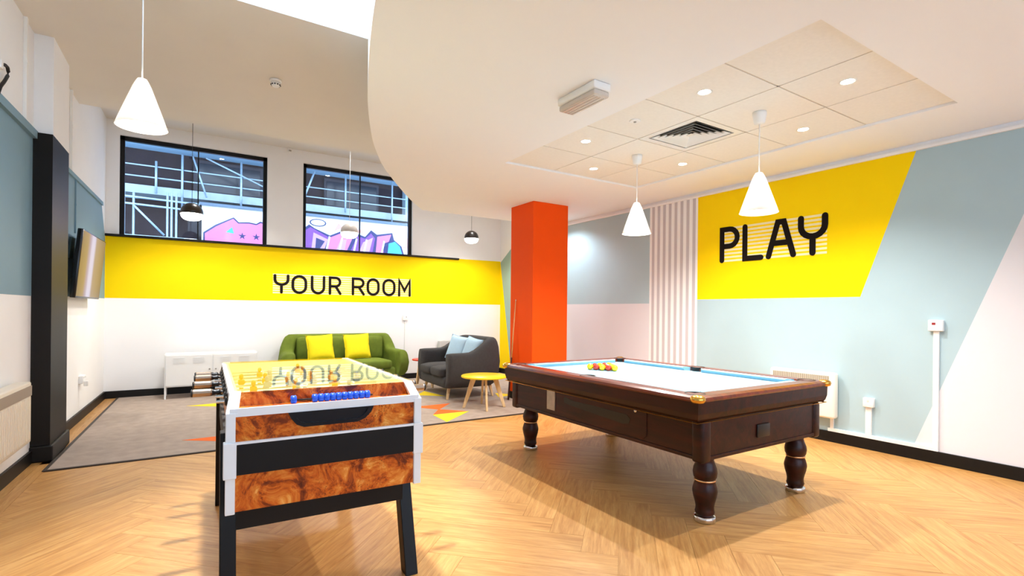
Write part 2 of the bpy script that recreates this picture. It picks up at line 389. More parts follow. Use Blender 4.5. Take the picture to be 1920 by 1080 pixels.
# added unseen glazing behind the camera, lets in cool fill light
fm = MB(); GX = [-.9, 1.1, 3.1, 5.1]; GZ0, GZ1 = 1.15, 2.78
fm.box((LX(YR)-.1, YR-.2, 0), (XR+.2, YR, GZ0)); fm.box((LX(YR)-.1, YR-.2, GZ1), (XR+.2, YR, ZREC+.1))
fm.box((LX(YR)-.1, YR-.2, GZ0), (GX[0], YR, GZ1)); fm.box((GX[-1], YR-.2, GZ0), (XR+.2, YR, GZ1))
structure(fm.build('wall_front', white))
for i in range(3):
    f = MB(); a, b_ = GX[i], GX[i+1]
    f.box((a, YR-.12, GZ0), (a+.05, YR-.06, GZ1)); f.box((b_-.05, YR-.12, GZ0), (b_, YR-.06, GZ1)); f.box((a+.05, YR-.12, GZ1-.05), (b_-.05, YR-.06, GZ1)); f.box((a+.05, YR-.12, GZ0), (b_-.05, YR-.06, GZ0+.05))
    w = structure(f.build('window_%d' % (i+3), blackm))  # invented opening, admits fill daylight
    MB().box((a+.05, YR-.094, GZ0+.05), (b_-.05, YR-.086, GZ1-.05)).build('pane', glass, w)
for i, (a, b_) in enumerate(WIN):
    f = MB(); yy0, yy1 = YB+.05, YB+.11
    f.box((a, yy0, SILL), (a+.055, yy1, HEAD)); f.box((b_-.055, yy0, SILL), (b_, yy1, HEAD)); f.box((a, yy0, HEAD-.06), (b_, yy1, HEAD)); f.box((a, yy0, SILL), (b_, yy1, SILL+.025))
    c = (a+b_)/2
    w = structure(f.build('window_%d' % (i+1), blackm))
    MB().box((c-.008, yy0+.01, SILL+.02), (c+.008, yy1-.01, HEAD-.05)).build('mullion', blackm, w)
    MB().box((a+.05, YB+.075, SILL+.02), (c-.008, YB+.083, HEAD-.05)).build('pane', glass, w)
    MB().box((c+.008, YB+.075, SILL+.02), (b_-.05, YB+.083, HEAD-.05)).build('pane', glass, w)

# ceilings
curve = [(0.45, YR), (0.5, -1.0), (0.52, 0.0), (0.57, 1.0), (0.63, 1.6), (0.70, 2.1), (.783, 2.528), (.84, 2.777), (.916, 3.074), (1.018, 3.434), (1.153, 3.884), (1.378, 4.521), (1.559, 4.952), (1.797, 5.443), (2.191, 6.115), (2.646, 6.836), (3.066, 7.42)]
# smooth the curve
def catmull(P, n=5):
    out = []
    for i in range(len(P)-1):
        p0, p1, p2, p3 = P[max(i-1, 0)], P[i], P[i+1], P[min(i+2, len(P)-1)]
        for k in range(n):
            t = k/n
            out.append(tuple(0.5*((2*p1[a])+(-p0[a]+p2[a])*t+(2*p0[a]-5*p1[a]+4*p2[a]-p3[a])*t*t+(-p0[a]+3*p1[a]-3*p2[a]+p3[a])*t**3) for a in (0, 1)))
    return out+[P[-1]]
cv = catmull(curve)
def cx_at(y):
    for i in range(len(cv)-1):
        if cv[i][1] <= y <= cv[i+1][1]:
            t = (y-cv[i][1])/(cv[i+1][1]-cv[i][1]); return cv[i][0]+(cv[i+1][0]-cv[i][0])*t
TX = [2.80, 3.432, 4.075, 4.728]; TY = [1.395, 1.99, 2.645, 3.295, 3.925, 4.55]
sb = MB()
def seg(y0, y1): return [(cx_at(y0), y0)]+[p for p in cv if y0+1e-4 < p[1] < y1-1e-4]+[(cx_at(y1), y1)]
def poly_face(p): sb.add([(x, y, ZL) for x, y in p], [list(range(len(p)))])
poly_face(seg(YR, TY[0])+[(XR, TY[0]), (XR, YR)])
poly_face(seg(TY[0], TY[-1])+[(TX[0], TY[-1]), (TX[0], TY[0])])
poly_face([(TX[-1], TY[0]), (XR, TY[0]), (XR, TY[-1]), (TX[-1], TY[-1])])
poly_face(seg(TY[-1], 7.42)+[(XR, 7.42), (XR, TY[-1])])
n = len(cv)
sb.add([(x, y, ZL) for x, y in cv]+[(x, y, ZH+.02) for x, y in cv], [(i, i+1, n+i+1, n+i) for i in range(n-1)], smooth=True)
sb.add([(3.066, 7.42, ZL), (XR, 7.42, ZL), (XR, 7.42, ZREC), (3.066, 7.42, ZREC)], [(0, 1, 2, 3)])
q = [(TX[0], TY[0]), (TX[-1], TY[0]), (TX[-1], TY[-1]), (TX[0], TY[-1])]
sb.add([(x, y, ZL) for x, y in q]+[(x, y, ZL+.06) for x, y in q], [(i, (i+1) % 4, 4+(i+1) % 4, 4+i) for i in range(4)])
sb.add([(x, y, ZH+.02) for x, y in cv+[(XR, 7.42), (XR, YR)]], [list(range(n+2))])
ceil = structure(sb.build('ceiling', ceil_m))
for i in range(3):
    for j in range(5):
        if (i, j) == (1, 2): continue
        MB().box((TX[i]+.006, TY[j]+.006, ZL+.02), (TX[i+1]-.006, TY[j+1]-.006, ZL+.035)).build('ceiling_tile', tile_m, ceil)
g = MB()
for x in TX: g.box((x-.012 if x > TX[0] else x, TY[0], ZL+.024), (x+.012 if x < TX[-1] else x, TY[-1], ZL+.05))
for y in TY: g.box((TX[0], y-.012 if y > TY[0] else y, ZL+.024), (TX[-1], y+.012 if y < TY[-1] else y, ZL+.05))
g.build('ceiling_grid', grid_m, ceil)
# upper ceiling with a roof lantern on the near side and a raised recess along the windows
LXa, LXb, LYa, LYb = 0.0, 1.5, -0.6, 4.27
u_ = MB()
u_.box((LX(YR)-.1, LYb, ZH), (3.2, 7.42, ZH+.06)); u_.box((LX(YR)-.1, YR, ZH), (LXa, LYb, ZH+.06)); u_.box((LXa, YR, ZH), (LXb, LYa, ZH+.06))
u_.box((LX(YR)-.1, 7.37, ZH+.06), (XR, 7.42, ZREC+.06)); u_.box((LX(YR)-.1, 7.42, ZREC), (XR+.1, YB+.1, ZREC+.05))
structure(u_.build('upper_ceiling', ceil2_m))
u_ = MB(); ZLAN = 4.5
Z6 = ZH+.06
u_.box((LXa-.05, LYb, Z6), (LXb+.05, LYb+.05, ZLAN)); u_.box((LXa-.05, LYa-.05, Z6), (LXb+.05, LYa, ZLAN))
u_.box((LXa-.05, LYa, Z6), (LXa, LYb, ZLAN)); u_.box((LXb, LYa, ZH+.02), (LXb+.05, LYb, ZLAN))
lan = structure(u_.build('roof_lantern', white))
for k in range(5):
    yb = LYa+(LYb-LYa)*k/4
    MB().box((LXa-.05, yb-.025, ZLAN-.03), (LXb+.05, yb+.025, ZLAN+.04)).build('glazing_bar', alu, lan)
    if k < 4: MB().box((LXa, yb+.02, ZLAN), (LXb, yb+(LYb-LYa)/4-.02, ZLAN+.01)).build('pane', glass, lan)

# added unseen spotlight on the lantern bar, brightens the foosball field
t = thing('added_spotlight', 'added unseen white spotlight on the roof lantern bar to brighten the foosball table', 'spotlight', (.55, 3.05, 4.47))
MB().lathe([(.012, 0), (.012, -.05)], (0, 0, 0), 12).build('stem', plastic_w, t)
MB().lathe([(.02, -.05), (.045, -.055), (.05, -.07), (.05, -.19), (.044, -.19), (.044, -.16)], (0, 0, 0), 24, cap=False).build('housing', plastic_w, t)
MB().lathe([(.0001, -.165), (.044, -.165)], (0, 0, 0), 24, cap=False).build('lens', glow2, t)
lamp('added_spot_light', 'SPOT', (0, 0, -.2), 520, NEUT, t, spot_size=math.radians(48), spot_blend=.85, shadow_soft_size=.10)

# orange column
co = structure(MB().box((4.09, 5.88, 0), (4.71, 6.46, ZL)).build('column', orange_p, bevel=.004)); plab(co, 'square column painted bright orange')
MB().box((4.072, 5.862, 0), (4.728, 6.478, .105)).build('plinth', black_p, co, bevel=.004)

# ------------------------------------------------------------------ lettering on the walls
def stroke(mb, pts, w, fn, h):
    P = []
    for p in pts:
        if not P or (Vector(p)-P[-1]).length > w*.02: P.append(Vector(p))
    L_, R_ = [], []
    closed = (P[0]-P[-1]).length < 1e-6
    if closed: P = P[:-1]
    n = len(P)
    for i in range(n):
        a = P[i]-P[i-1] if (i > 0 or closed) else P[i+1]-P[i]
        b_ = P[(i+1) % n]-P[i] if (i < n-1 or closed) else a
        a = a.normalized(); b_ = b_.normalized(); na = Vector((-a.y, a.x)); nb = Vector((-b_.y, b_.x))
        m = (na+nb).normalized(); k = 1/max(0.4, m.dot(na))
        L_.append(P[i]+m*w/2*k); R_.append(P[i]-m*w/2*k)
    cnt = n if closed else n-1
    for i in range(cnt):
        j = (i+1) % n
        mb.prism([tuple(L_[i]), tuple(L_[j]), tuple(R_[j]), tuple(R_[i])], fn, 0.002, h)
    if not closed:
        for e in (0, -1):
            mb.prism([(P[e].x+w/2*math.cos(t), P[e].y+w/2*math.sin(t)) for t in [2*PI*k/12 for k in range(12)]], fn, 0.002, h+.0004)
def arc(cx, cy, rx, ry, a0, a1, n=10):
    return [(cx+rx*math.cos(math.radians(a0+(a1-a0)*i/n)), cy+ry*math.sin(math.radians(a0+(a1-a0)*i/n))) for i in range(n+1)]
# glyphs in a box w wide, 1 high
def glyph(c, w):
    if c == 'Y': return [[(0, 1), (0, .78)]+arc(w/2, .76, w/2, .30, 180, 360)+[(w, .78), (w, 1)], [(w/2, .46), (w/2, 0)]]
    if c == 'O':
        r = w/2; q = .36
        return [[(0, q), (0, 1-q)]+arc(r, 1-q, r, q, 180, 0)+[(w, q)]+arc(r, q, r, q, 0, -180)]
    if c == 'U': return [[(0, 1), (0, .36)]+arc(w/2, .36, w/2, .36, 180, 360)+[(w, 1)]]
    if c == 'R': return [[(0, 0), (0, 1), (w*.55, 1)]+arc(w*.55, .73, w*.42, .27, 90, -90)+[(0, .46)], [(w*.55, .46), (w, 0)]]
    if c == 'P': return [[(0, 0), (0, 1), (w*.5, 1)]+arc(w*.5, .725, w*.5, .275, 90, -90)+[(0, .45)]]
    if c == 'L': return [[(0, 1), (0, 0), (w, 0)]]
    if c == 'A': return [[(0, 0), (w*.38, 1), (w*.62, 1), (w, 0)], [(w*.17, .38), (w*.83, .38)]]
    if c == 'M': return [[(0, 0), (0, 1), (w*.5, .32), (w, 1), (w, 0)]]
def write(root, chars, fn, u0, z0, h, sw, sgn, depth=0.008):
    for c, ua, ub in chars:
        w = (ub-ua)/h; mb = MB()
        for k_, path in enumerate(glyph(c, w)): stroke(mb, [(u0+sgn*(ua+p[0]*h), z0+p[1]*h) for p in path], sw, fn, depth+.0008*k_)
        mb.build('letter', letter_m, root)
t = thing('wall_sign', 'black YOUR ROOM lettering over pale lines on the yellow band', 'wall sign', (2.37, YB, 1.54))
def bws(u, v, h): return (u-2.37, -h, v-1.54)
# measured left edges in metres from x=1.21 (stroke centres)
CH = [('Y', 0.0, .20), ('O', .275, .48), ('U', .58, .775), ('R', .875, 1.05), ('R', 1.27, 1.46), ('O', 1.535, 1.73), ('O', 1.825, 2.03), ('M', 2.125, 2.33)]
write(t, CH, bws, 1.215, 1.572, .275, .043, 1)
for k in range(9):
    z = 1.553+k*.0375
    MB().prism([(1.185, z), (3.575, z), (3.575, z+.022), (1.185, z+.022)], bws, 0, 0.0022).build('line', line_m, t)
t = thing('wall_sign', 'black PLAY lettering over cream lines on the slanted yellow block', 'wall sign', (XR, 3.3, 1.9))
def rws(u, v, h): return (-h, u-3.3, v-1.9)
CH = [('P', 0.0, .205), ('L', .305, .505), ('A', .595, .875), ('Y', .955, 1.20)]
write(t, CH, rws, 3.905, 1.945, .375, .062, -1)
for k in range(10):
    z = 1.925+k*.0435
    MB().prism([(3.90, z), (2.685, z), (2.685, z+.024), (3.90, z+.024)], rws, 0, 0.0022).build('line', line_m, t)

# ------------------------------------------------------------------ pool table
wood_d = wood_mat('mahogany', (26, 7, 4), (48, 14, 8), (66, 21, 12), rough=.42, stretch=(10, 1.2, 10), rand=False, coat=.08, spec=.3)
wood_r = wood_mat('mahogany_rail', (70, 22, 9), (100, 36, 15), (126, 50, 22), rough=.3, stretch=(10, 1.2, 10), rand=False, coat=.3)
cloth = mat('pale_blue_cloth', (140, 184, 205), 0.9, var=.02, scale=30, bump=.1, bscale=400)
pt = thing('pool_table', 'dark mahogany pool table with pale blue cloth and turned legs', 'pool table', (3.262, 2.995, 0))
HX, HY, ZR = .752, 1.085, .807
ZC = .772
MB().box((-HX+.1, -HY+.1, ZC-.03), (HX-.1, HY-.1, ZC)).build('bed_cloth', cloth, pt)
# wooden rails: profile swept per side, mitred
def ring(z0, o0, z1, o1): return z0, o0, z1, o1
prof = [(.128, ZR-.012), (.122, ZR), (.03, ZR), (.008, ZR-.010), (.0, ZR-.024), (.006, ZR-.034)]
def rect_sweep(prof, hx, hy, side):
    # side 0 -y,1 +x,2 +y,3 -x ; prof: (inset,z)
    cs = [(-1, -1), (1, -1), (1, 1), (-1, 1)]; a, b_ = cs[side], cs[(side+1) % 4]
    vs = []
    for c in (a, b_):
        for ins, z in prof: vs.append((c[0]*(hx-ins), c[1]*(hy-ins), z))
    n = len(prof)
    return vs, [(i, i+1, n+i+1, n+i) for i in range(n-1)]
prof_close = prof+[(.02, ZR-.036), (.128, ZR-.036), (.128, ZR-.012)]
for s_ in range(4):
    vs, fs = rect_sweep(prof_close, HX, HY, s_)
    MB().add(vs, fs).build('rail', wood_r, pt)
fas = [(.012, ZR-.034), (.014, .70), (.022, .668), (.03, .655), (.05, .648), (.12, .648)]
for s_ in range(4):
    vs, fs = rect_sweep(fas, HX, HY, s_); MB().add(vs, fs).build('rail_fascia', wood_d, pt)
    vs, fs = rect_sweep([(.018, .652), (.014, .650), (.018, .646), (.03, .646)], HX, HY, s_); MB().add(vs, fs).build('brass_bead', brass, pt)
# cushions: six pieces, nose towards the bed
def cushion(p0, p1, nrm):
    # nrm: direction to bed (2D)
    d = Vector(p1)-Vector(p0); d.normalize(); nn = Vector(nrm)
    pf = [(.0, ZR-.004), (.042, ZR-.002), (.052, ZR-.010), (.040, ZC-.001), (.0, ZC-.001)]
    vs = []
    for p, e in ((Vector(p0), .9), (Vector(p1), -.9)):
        for q, z in pf: pp = p+nn*q+d*e*q; vs.append((pp.x, pp.y, z))
    n = len(pf); MB().add(vs, [(i, (i+1) % n, n+(i+1) % n, n+i) for i in range(n)]+[list(range(n)), list(range(n, 2*n))]).build('rail_cushion', cloth, pt)
ix, iy = HX-.126, HY-.126
cushion((-ix+.07, -iy), (ix-.07, -iy), (0, 1)); cushion((ix-.07, iy), (-ix+.07, iy), (0, -1))
for sx in (-1, 1):
    for ya, yb in ((-iy+.07, -.055), (.055, iy-.07)):
        cushion((sx*ix, ya), (sx*ix, yb), (-sx, 0))
# pockets
leather = mat('pocket_leather', (18, 16, 16), .5)
for sx in (-1, 1):
    for sy in (-1, 0, 1):
        px, py = sx*(ix+(.03 if sy == 0 else .012)), sy*(iy+.012)
        mb = MB()
        mb.lathe([(.050, ZC-.10), (.054, ZR+.0005), (.060, ZR+.0035), (.064, ZR+.0005)], (px, py, 0), 20, cap=False)
        mb.lathe([(.0001, ZC-.10), (.052, ZC-.10)], (px, py, 0), 20, cap=False)
        mb.lathe([(.0001, ZC+.0015), (.049, ZC+.0015)], (px, py, 0), 20, cap=False)
        mb.build('pocket', leather, pt)
        if sy:
            cap = MB(); c = (sx*(HX-.012), sy*(HY-.012), 0)
            cap.rbox((c[0]-.045, c[1]-.045, ZR-.040), (c[0]+.022, c[1]+.022, ZR+.006), .028, 4) if False else cap.lathe([(.0001, ZR+.008), (.022, ZR+.007), (.040, ZR-.001), (.046, ZR-.016), (.040, ZR-.034), (.026, ZR-.040)], (sx*(HX-.028), sy*(HY-.028), 0), 20)
            plab(cap.build('corner_cap', brass, pt), 'polished brass corner cap')
# cabinet
CX, CY, ZCB = .662, 1.045, .415
MB().box((-CX, -CY, ZCB), (CX, CY, .66)).build('cabinet', wood_d, pt, bevel=.006)
for sx in (-1, 1):
    for sy in (-1, 1):
        MB().rbox((sx*CX-.075 if sx > 0 else sx*CX-.012, sy*CY-.075 if sy > 0 else sy*CY-.012, ZCB-.02), (sx*CX+.012 if sx > 0 else sx*CX+.075, sy*CY+.012 if sy > 0 else sy*CY+.075, .655), .02, 3).build('corner_post', wood_d, pt)
for sy in (-1, 1): MB().box((-CX+.06, sy*CY-.008, ZCB-.004), (CX-.06, sy*CY+.008, ZCB+.02)).build('skirting', wood_d, pt, bevel=.004)
for sx in (-1, 1): MB().box((sx*CX-.008, -CY+.06, ZCB-.004), (sx*CX+.008, CY-.06, ZCB+.02)).build('skirting', wood_d, pt, bevel=.004)
# coin side (left face, x=-CX): y local = world-2.995
def ps(u, v, h): return (-CX-h, u-2.995, v)
d_ = MB().prism([(3.36, .445), (2.42, .445), (2.385, .47), (2.385, .63), (2.41, .648), (3.36, .648)], ps, -.002, .006).build('access_door', wood_d, pt, bevel=.003)
MB().prism([(3.5, .47), (3.39, .47), (3.39, .635), (3.5, .635)], ps, -.002, .007).build('coin_plate', mat('brushed_steel', (176, 166, 152), .4, metal=.6, var=.1, scale=20), pt)
slot = MB(); slot.prism([(3.27, .595), (3.255, .605), (3.15, .59), (2.9, .592), (2.56, .585), (2.53, .56), (2.545, .525), (2.6, .515), (2.95, .535), (3.2, .55), (3.265, .56)], ps, -.004, .0075)
slot.build('ball_trough', mat('trough_black', (14, 15, 14), .35), d_)
MB().lathe([(.0001, -CX-.013), (.011, -CX-.012), (.013, -CX-.006), (.013, -CX)], (0, 2.485-2.995, .625), 14, axis='x').build('lock', chrome, d_)
MB().rbox((3.15-3.262, -CY-.012, .485), (3.29-3.262, -CY+.002, .573), .012, 3).build('end_vent', plastic_k, pt)
# legs
lprof = [(.058, .43), (.055, .40), (.052, .385), (.058, .365), (.070, .335), (.074, .31), (.070, .28), (.060, .262), (.057, .258), (.066, .235), (.074, .205), (.076, .19), (.070, .155), (.060, .12), (.055, .095), (.056, .075), (.060, .06), (.054, .045), (.048, .038)]
for sx in (-1, 1):
    for sy in (-1, 1):
        c = (sx*.52, sy*.96, 0)
        lg = MB().lathe(lprof, c, 24).build('leg', wood_d, pt)
        MB().lathe([(.058, .252), (.064, .254), (.066, .259), (.064, .264), (.058, .266)], c, 24, cap=False).build('brass_ring', mat('rose_brass', (236, 190, 140), .25, metal=1), lg)
        MB().lathe([(.046, .04), (.064, .036), (.068, .026), (.066, .004), (.060, 0)], c, 24).build('foot', chrome, lg)
# balls
yb_m = mat('yellow_ball', (250, 214, 20), .08, coat=.5); rb_m = mat('red_ball', (206, 52, 30), .08, coat=.5)
BR = .0285
def ball(x, y, m, name, lab):
    pr = [(BR*math.sin(PI*i/12)+1e-5, BR-BR*math.cos(PI*i/12)) for i in range(13)]
    o = MB().lathe(pr, (0, 0, 0), 20, cap=False).build(name, m); o.location = (x, y, ZC); tag(o, lab, 'pool ball', 'racked pool balls'); return o
apex = Vector((3.30, 3.30)); dirb = Vector((0, 1)); k = 0
cols = 'YRYYRYRYRYYRYRY'
ordn = ['front', 'second', 'third', 'fourth', 'last']
for row in range(5):
    for i in range(row+1):
        p = Vector((3.215, 3.33))+Vector((0, 1))*row*BR*1.75+Vector((1, 0))*(i-row/2)*BR*2.03
        c = cols[k]; k += 1
        n_ = 'yellow' if c == 'Y' else 'red'
        ball(p.x, p.y, yb_m if c == 'Y' else rb_m, 'pool_ball', 'glossy %s pool ball, %s in the %s row of the racked triangle' % (n_, {1: ['leftmost', 'rightmost'], 2: ['leftmost', 'middle', 'rightmost'], 3: ['leftmost', 'second from left', 'third from left', 'rightmost'], 4: ['leftmost', 'second from left', 'middle', 'fourth from left', 'rightmost']}[row][i], ordn[row]) if row else 'glossy yellow pool ball at the apex of the racked triangle')
# pool cue leaning on the column
p0, p1 = Vector((3.955, 6.28, .006)), Vector((4.082, 6.30, 1.47))
t = thing('pool_cue', 'slim wooden pool cue leaning against the orange column', 'pool cue', p0)
MB().tube([Vector((0, 0, 0)), (p1-p0)*.42], .0145, 10, r1=.0115).build('butt', mat('cue_butt', (60, 24, 16), .3), t)
MB().tube([(p1-p0)*.42, (p1-p0)*.985], .0115, 10, r1=.0065).build('shaft', mat('cue_ash', (226, 172, 112), .35), t)
MB().tube([(p1-p0)*.985, (p1-p0)], .0065, 10, r1=.006).build('tip', mat('cue_tip', (235, 225, 205), .5), t)

# ------------------------------------------------------------------ foosball table
burl = burl_mat('burl_laminate')
ft = thing('foosball_table', 'burl wood foosball table with glass top, white corner posts and black legs', 'foosball table', (0.580, 3.145, 0), math.radians(-1.8))
OX, OY = 0.55, 3.145
FX, FY = .405, .775          # half sizes of the body
def F(x, y, z): return (x-OX, y-OY, z)
bd = MB()
bd.box((-FX+.021, -FY+.021, .462), (FX-.021, FY-.021, .478)); bd.box((-FX, -FY, .458), (FX, -FY+.02, .855)); bd.box((-FX, FY-.02, .458), (FX, FY, .855))
bd.box((-FX, -FY+.0201, .458), (-FX+.02, FY-.0201, .855)); bd.box((FX-.02, -FY+.0201, .458), (FX, FY-.0201, .855))
bd.build('body', burl, ft)
for sy in (-1, 1):
    MB().box((-FX+.0, sy*(FY+.006)-.008, .612), (FX, sy*(FY+.006)+.008, .738)).build('black_band', blackm, ft)
    MB().box((-FX, sy*(FY+.008)-.006, .738), (FX, sy*(FY+.008)+.006, .748)).build('trim_strip', alu, ft)
for sx in (-1, 1):
    MB().box((sx*(FX+.006)-.008, -FY, .612), (sx*(FX+.006)+.008, FY, .738)).build('black_band', blackm, ft)
# shelf and inner end panels
for sy in (-1, 1):
    MB().box((-FX, sy*FY, .868), (FX, sy*(FY-.10), .880)).build('score_shelf', burl, ft)
    MB().box((-FX, sy*(FY+.010), .852), (FX, sy*(FY-.004), .886)).build('shelf_edge', alu, ft)
    MB().box((-FX+.03, sy*(FY-.085), .86), (FX-.03, sy*(FY-.10), .938)).build('end_panel', burl, ft)
for sx in (-1, 1):
    MB().box((sx*(FX-.0), -FY+.09, .84), (sx*(FX-.022), FY-.09, .938)).build('side_rail', alu, ft)
    if sx < 0:
        for k in range(16):
            y = -.62+k*.083
            MB().box((-FX-.004, y-.016-.0*k, .885+.012*(k % 2)), (-FX+.001, y+.016, .905+.012*(k % 2))).build('score_mark', blackm, ft)
# corner posts: lower, sleeve, sloped top
for sx in (-1, 1):
    for sy in (-1, 1):
        cx_, cy_ = sx*FX, sy*FY
        pc = MB().box((cx_-sx*.022, cy_-sy*.022, .452), (cx_+sx*.014, cy_+sy*.012, .87)).build('corner_post', alu, ft, bevel=.003)
        MB().box((cx_-sx*.026, cy_-sy*.026, .60), (cx_+sx*.022, cy_+sy*.018, .748)).build('sleeve', alu, pc, bevel=.003)
        # sloped shoulder up to the glass corner
        a0 = [(cx_-sx*.03, cy_-sy*.03), (cx_+sx*.014, cy_-sy*.03), (cx_+sx*.014, cy_+sy*.012), (cx_-sx*.03, cy_+sy*.012)]
        a1 = [(cx_-sx*.045, cy_-sy*.11), (cx_-sx*.004, cy_-sy*.11), (cx_-sx*.004, cy_-sy*.082), (cx_-sx*.045, cy_-sy*.082)]
        MB().add([(x, y, .866) for x, y in a0]+[(x, y, .942) for x, y in a1], [(0, 1, 2, 3), (4, 5, 6, 7)]+[(i, (i+1) % 4, 4+(i+1) % 4, 4+i) for i in range(4)]).build('shoulder', alu, pc)
# playing field, glass
field_m = mat('field_green', (226, 238, 214), .5, var=.05, scale=6); line_w = mat('field_line', (250, 250, 240), .5)
MB().box((-FX+.02, -FY+.10, .795), (FX-.02, FY-.10, .805)).build('playing_field', field_m, ft)
cream = mat('field_wall', (246, 242, 206), .5)
for sx in (-1, 1): MB().box((sx*(FX-.022), -FY+.1, .80), (sx*(FX-.034), FY-.1, .936)).build('field_wall', cream, ft)
for sy in (-1, 1): MB().box((-FX+.03, sy*(FY-.1), .80), (FX-.03, sy*(FY-.112), .936)).build('field_wall', cream, ft)
MB().box((-FX+.004, -FY+.083, .938), (FX-.004, FY-.083, .945)).build('glass_top', glass_mat('table_glass', (.98, 1.0, .97, 1), 1.3, k=.8), ft)
# rods with players
or_m = mat('player_orange', (238, 140, 40), .35); gr_m = mat('player_grey', (150, 152, 160), .35)
ply = MB(); ply.rbox((-.011, -.008, -.072), (.011, .008, -.01), .004, 2); ply.rbox((-.017, -.011, -.012), (.017, .011, .018), .005, 2); ply.lathe([(.0001, .05), (.008, .047), (.012, .036), (.010, .024), (.006, .018)], (0, 0, 0), 10)
hm = mat('handle_metal', (176, 156, 138), .22, metal=.85)
counts = [1, 2, 3, 5, 5, 3, 2, 1]
for i in range(8):
    y = 3.775-.158*i-OY; left = i in (0, 1, 3, 5); z = .872
    s_ = -1 if left else 1
    rod = MB().tube([(-s_*(FX+.045), y, z), (s_*(FX+.03), y, z)], .0075, 10).build('rod', chrome, ft)
    for c in range(counts[i]):
        px = (c-(counts[i]-1)/2)*(.62/max(counts[i], 2.4))+(-.07 if i % 2 else .05)
        p = ply.build('player', or_m if left else gr_m, rod) if (i == 0 and c == 0) else None
        if p is None:
            p = bpy.data.objects.new('player', proto_players[0 if left else 1]); COL.objects.link(p); p.parent = rod
        else:
            m2 = p.data.copy(); m2.materials[0] = gr_m; proto_players = [p.data, m2]
        p.location = (px, y, z)
    MB().lathe([(.013, s_*(FX+.024)), (.016, s_*(FX+.030)), (.011, s_*(FX+.042)), (.016, s_*(FX+.056)), (.017, s_*(FX+.060))], (0, y, z), 12, axis='x').build('collar', plastic_k, rod)
    MB().lathe([(.017, s_*(FX+.060)), (.019, s_*(FX+.066)), (.019, s_*(FX+.140)), (.017, s_*(FX+.146))], (0, y, z), 10, axis='x', smooth=False).build('handle', hm, rod)
    MB().lathe([(.019, s_*(FX+.144)), (.020, s_*(FX+.148)), (.015, s_*(FX+.152))], (0, y, z), 12, axis='x').build('end_cap', plastic_k, rod)
    MB().lathe([(.022, s_*(FX+.0)), (.022, s_*(FX+.008)), (.014, s_*(FX+.012))], (0, y, z), 14, axis='x').build('bearing', plastic_k, rod)
    MB().lathe([(.022, -s_*(FX+.0)), (.022, -s_*(FX+.008)), (.014, -s_*(FX+.012))], (0, y, z), 14, axis='x').build('bearing', plastic_k, rod)
# score counter
sc = MB().tube([(.375-OX, -FY-.002+.018, .9), (.735-OX, -FY+.016, .9)], .004, 8).build('score_rod', plastic_k, ft)
bead_m = mat('blue_bead', (34, 92, 226), .3)
for x in [.39]+[.478+.0258*k for k in range(10)]:
    MB().lathe([(.013, -.0122), (.018, -.009), (.018, .009), (.013, .0122)], (x-OX, -FY+.016, .903), 12, axis='x').build('bead', bead_m, sc)
# ball return tray in the front panel
tr = MB()
def fp(u, v, h): return (u-OX, -FY-h, v)
outer = [(.365, .852), (.735, .852), (.722, .825), (.695, .798), (.66, .785), (.43, .785), (.40, .798), (.378, .825)]
inner = [(.39, .846), (.71, .846), (.70, .826), (.68, .808), (.655, .80), (.44, .80), (.415, .808), (.40, .826)]
n = 8
tr.add([fp(u, v, .0) for u, v in outer]+[fp(u, v, .014) for u, v in outer]+[fp(u, v, .014) for u, v in inner]+[fp(u, v, .0025) for u, v in inner],
       [(i, (i+1) % n, n+(i+1) % n, n+i) for i in range(n)]+[(n+i, n+(i+1) % n, 2*n+(i+1) % n, 2*n+i) for i in range(n)]+[(2*n+i, 2*n+(i+1) % n, 3*n+(i+1) % n, 3*n+i) for i in range(n)]+[[3*n+i for i in range(n)]])
plab(tr.build('ball_return', mat('tray_navy', (12, 13, 22), .3, spec=.3), ft), 'black moulded ball return cup')
# legs
for sx in (-1, 1):
    for sy in (-1, 1):
        x = sx*.405+ (-.0 if sx < 0 else -.02)
        lg = MB().bar((x, sy*.735, .0), (x, sy*(.735-.135), .76 if sx < 0 else .46), .062, .075).build('leg', blackm, ft, bevel=.004)
for sy in (-1, 1):
    MB().box((-.38, sy*(.675)-.02, .352), (.36, sy*.675+.02, .457)).build('leg_rail', blackm, ft, bevel=.003)

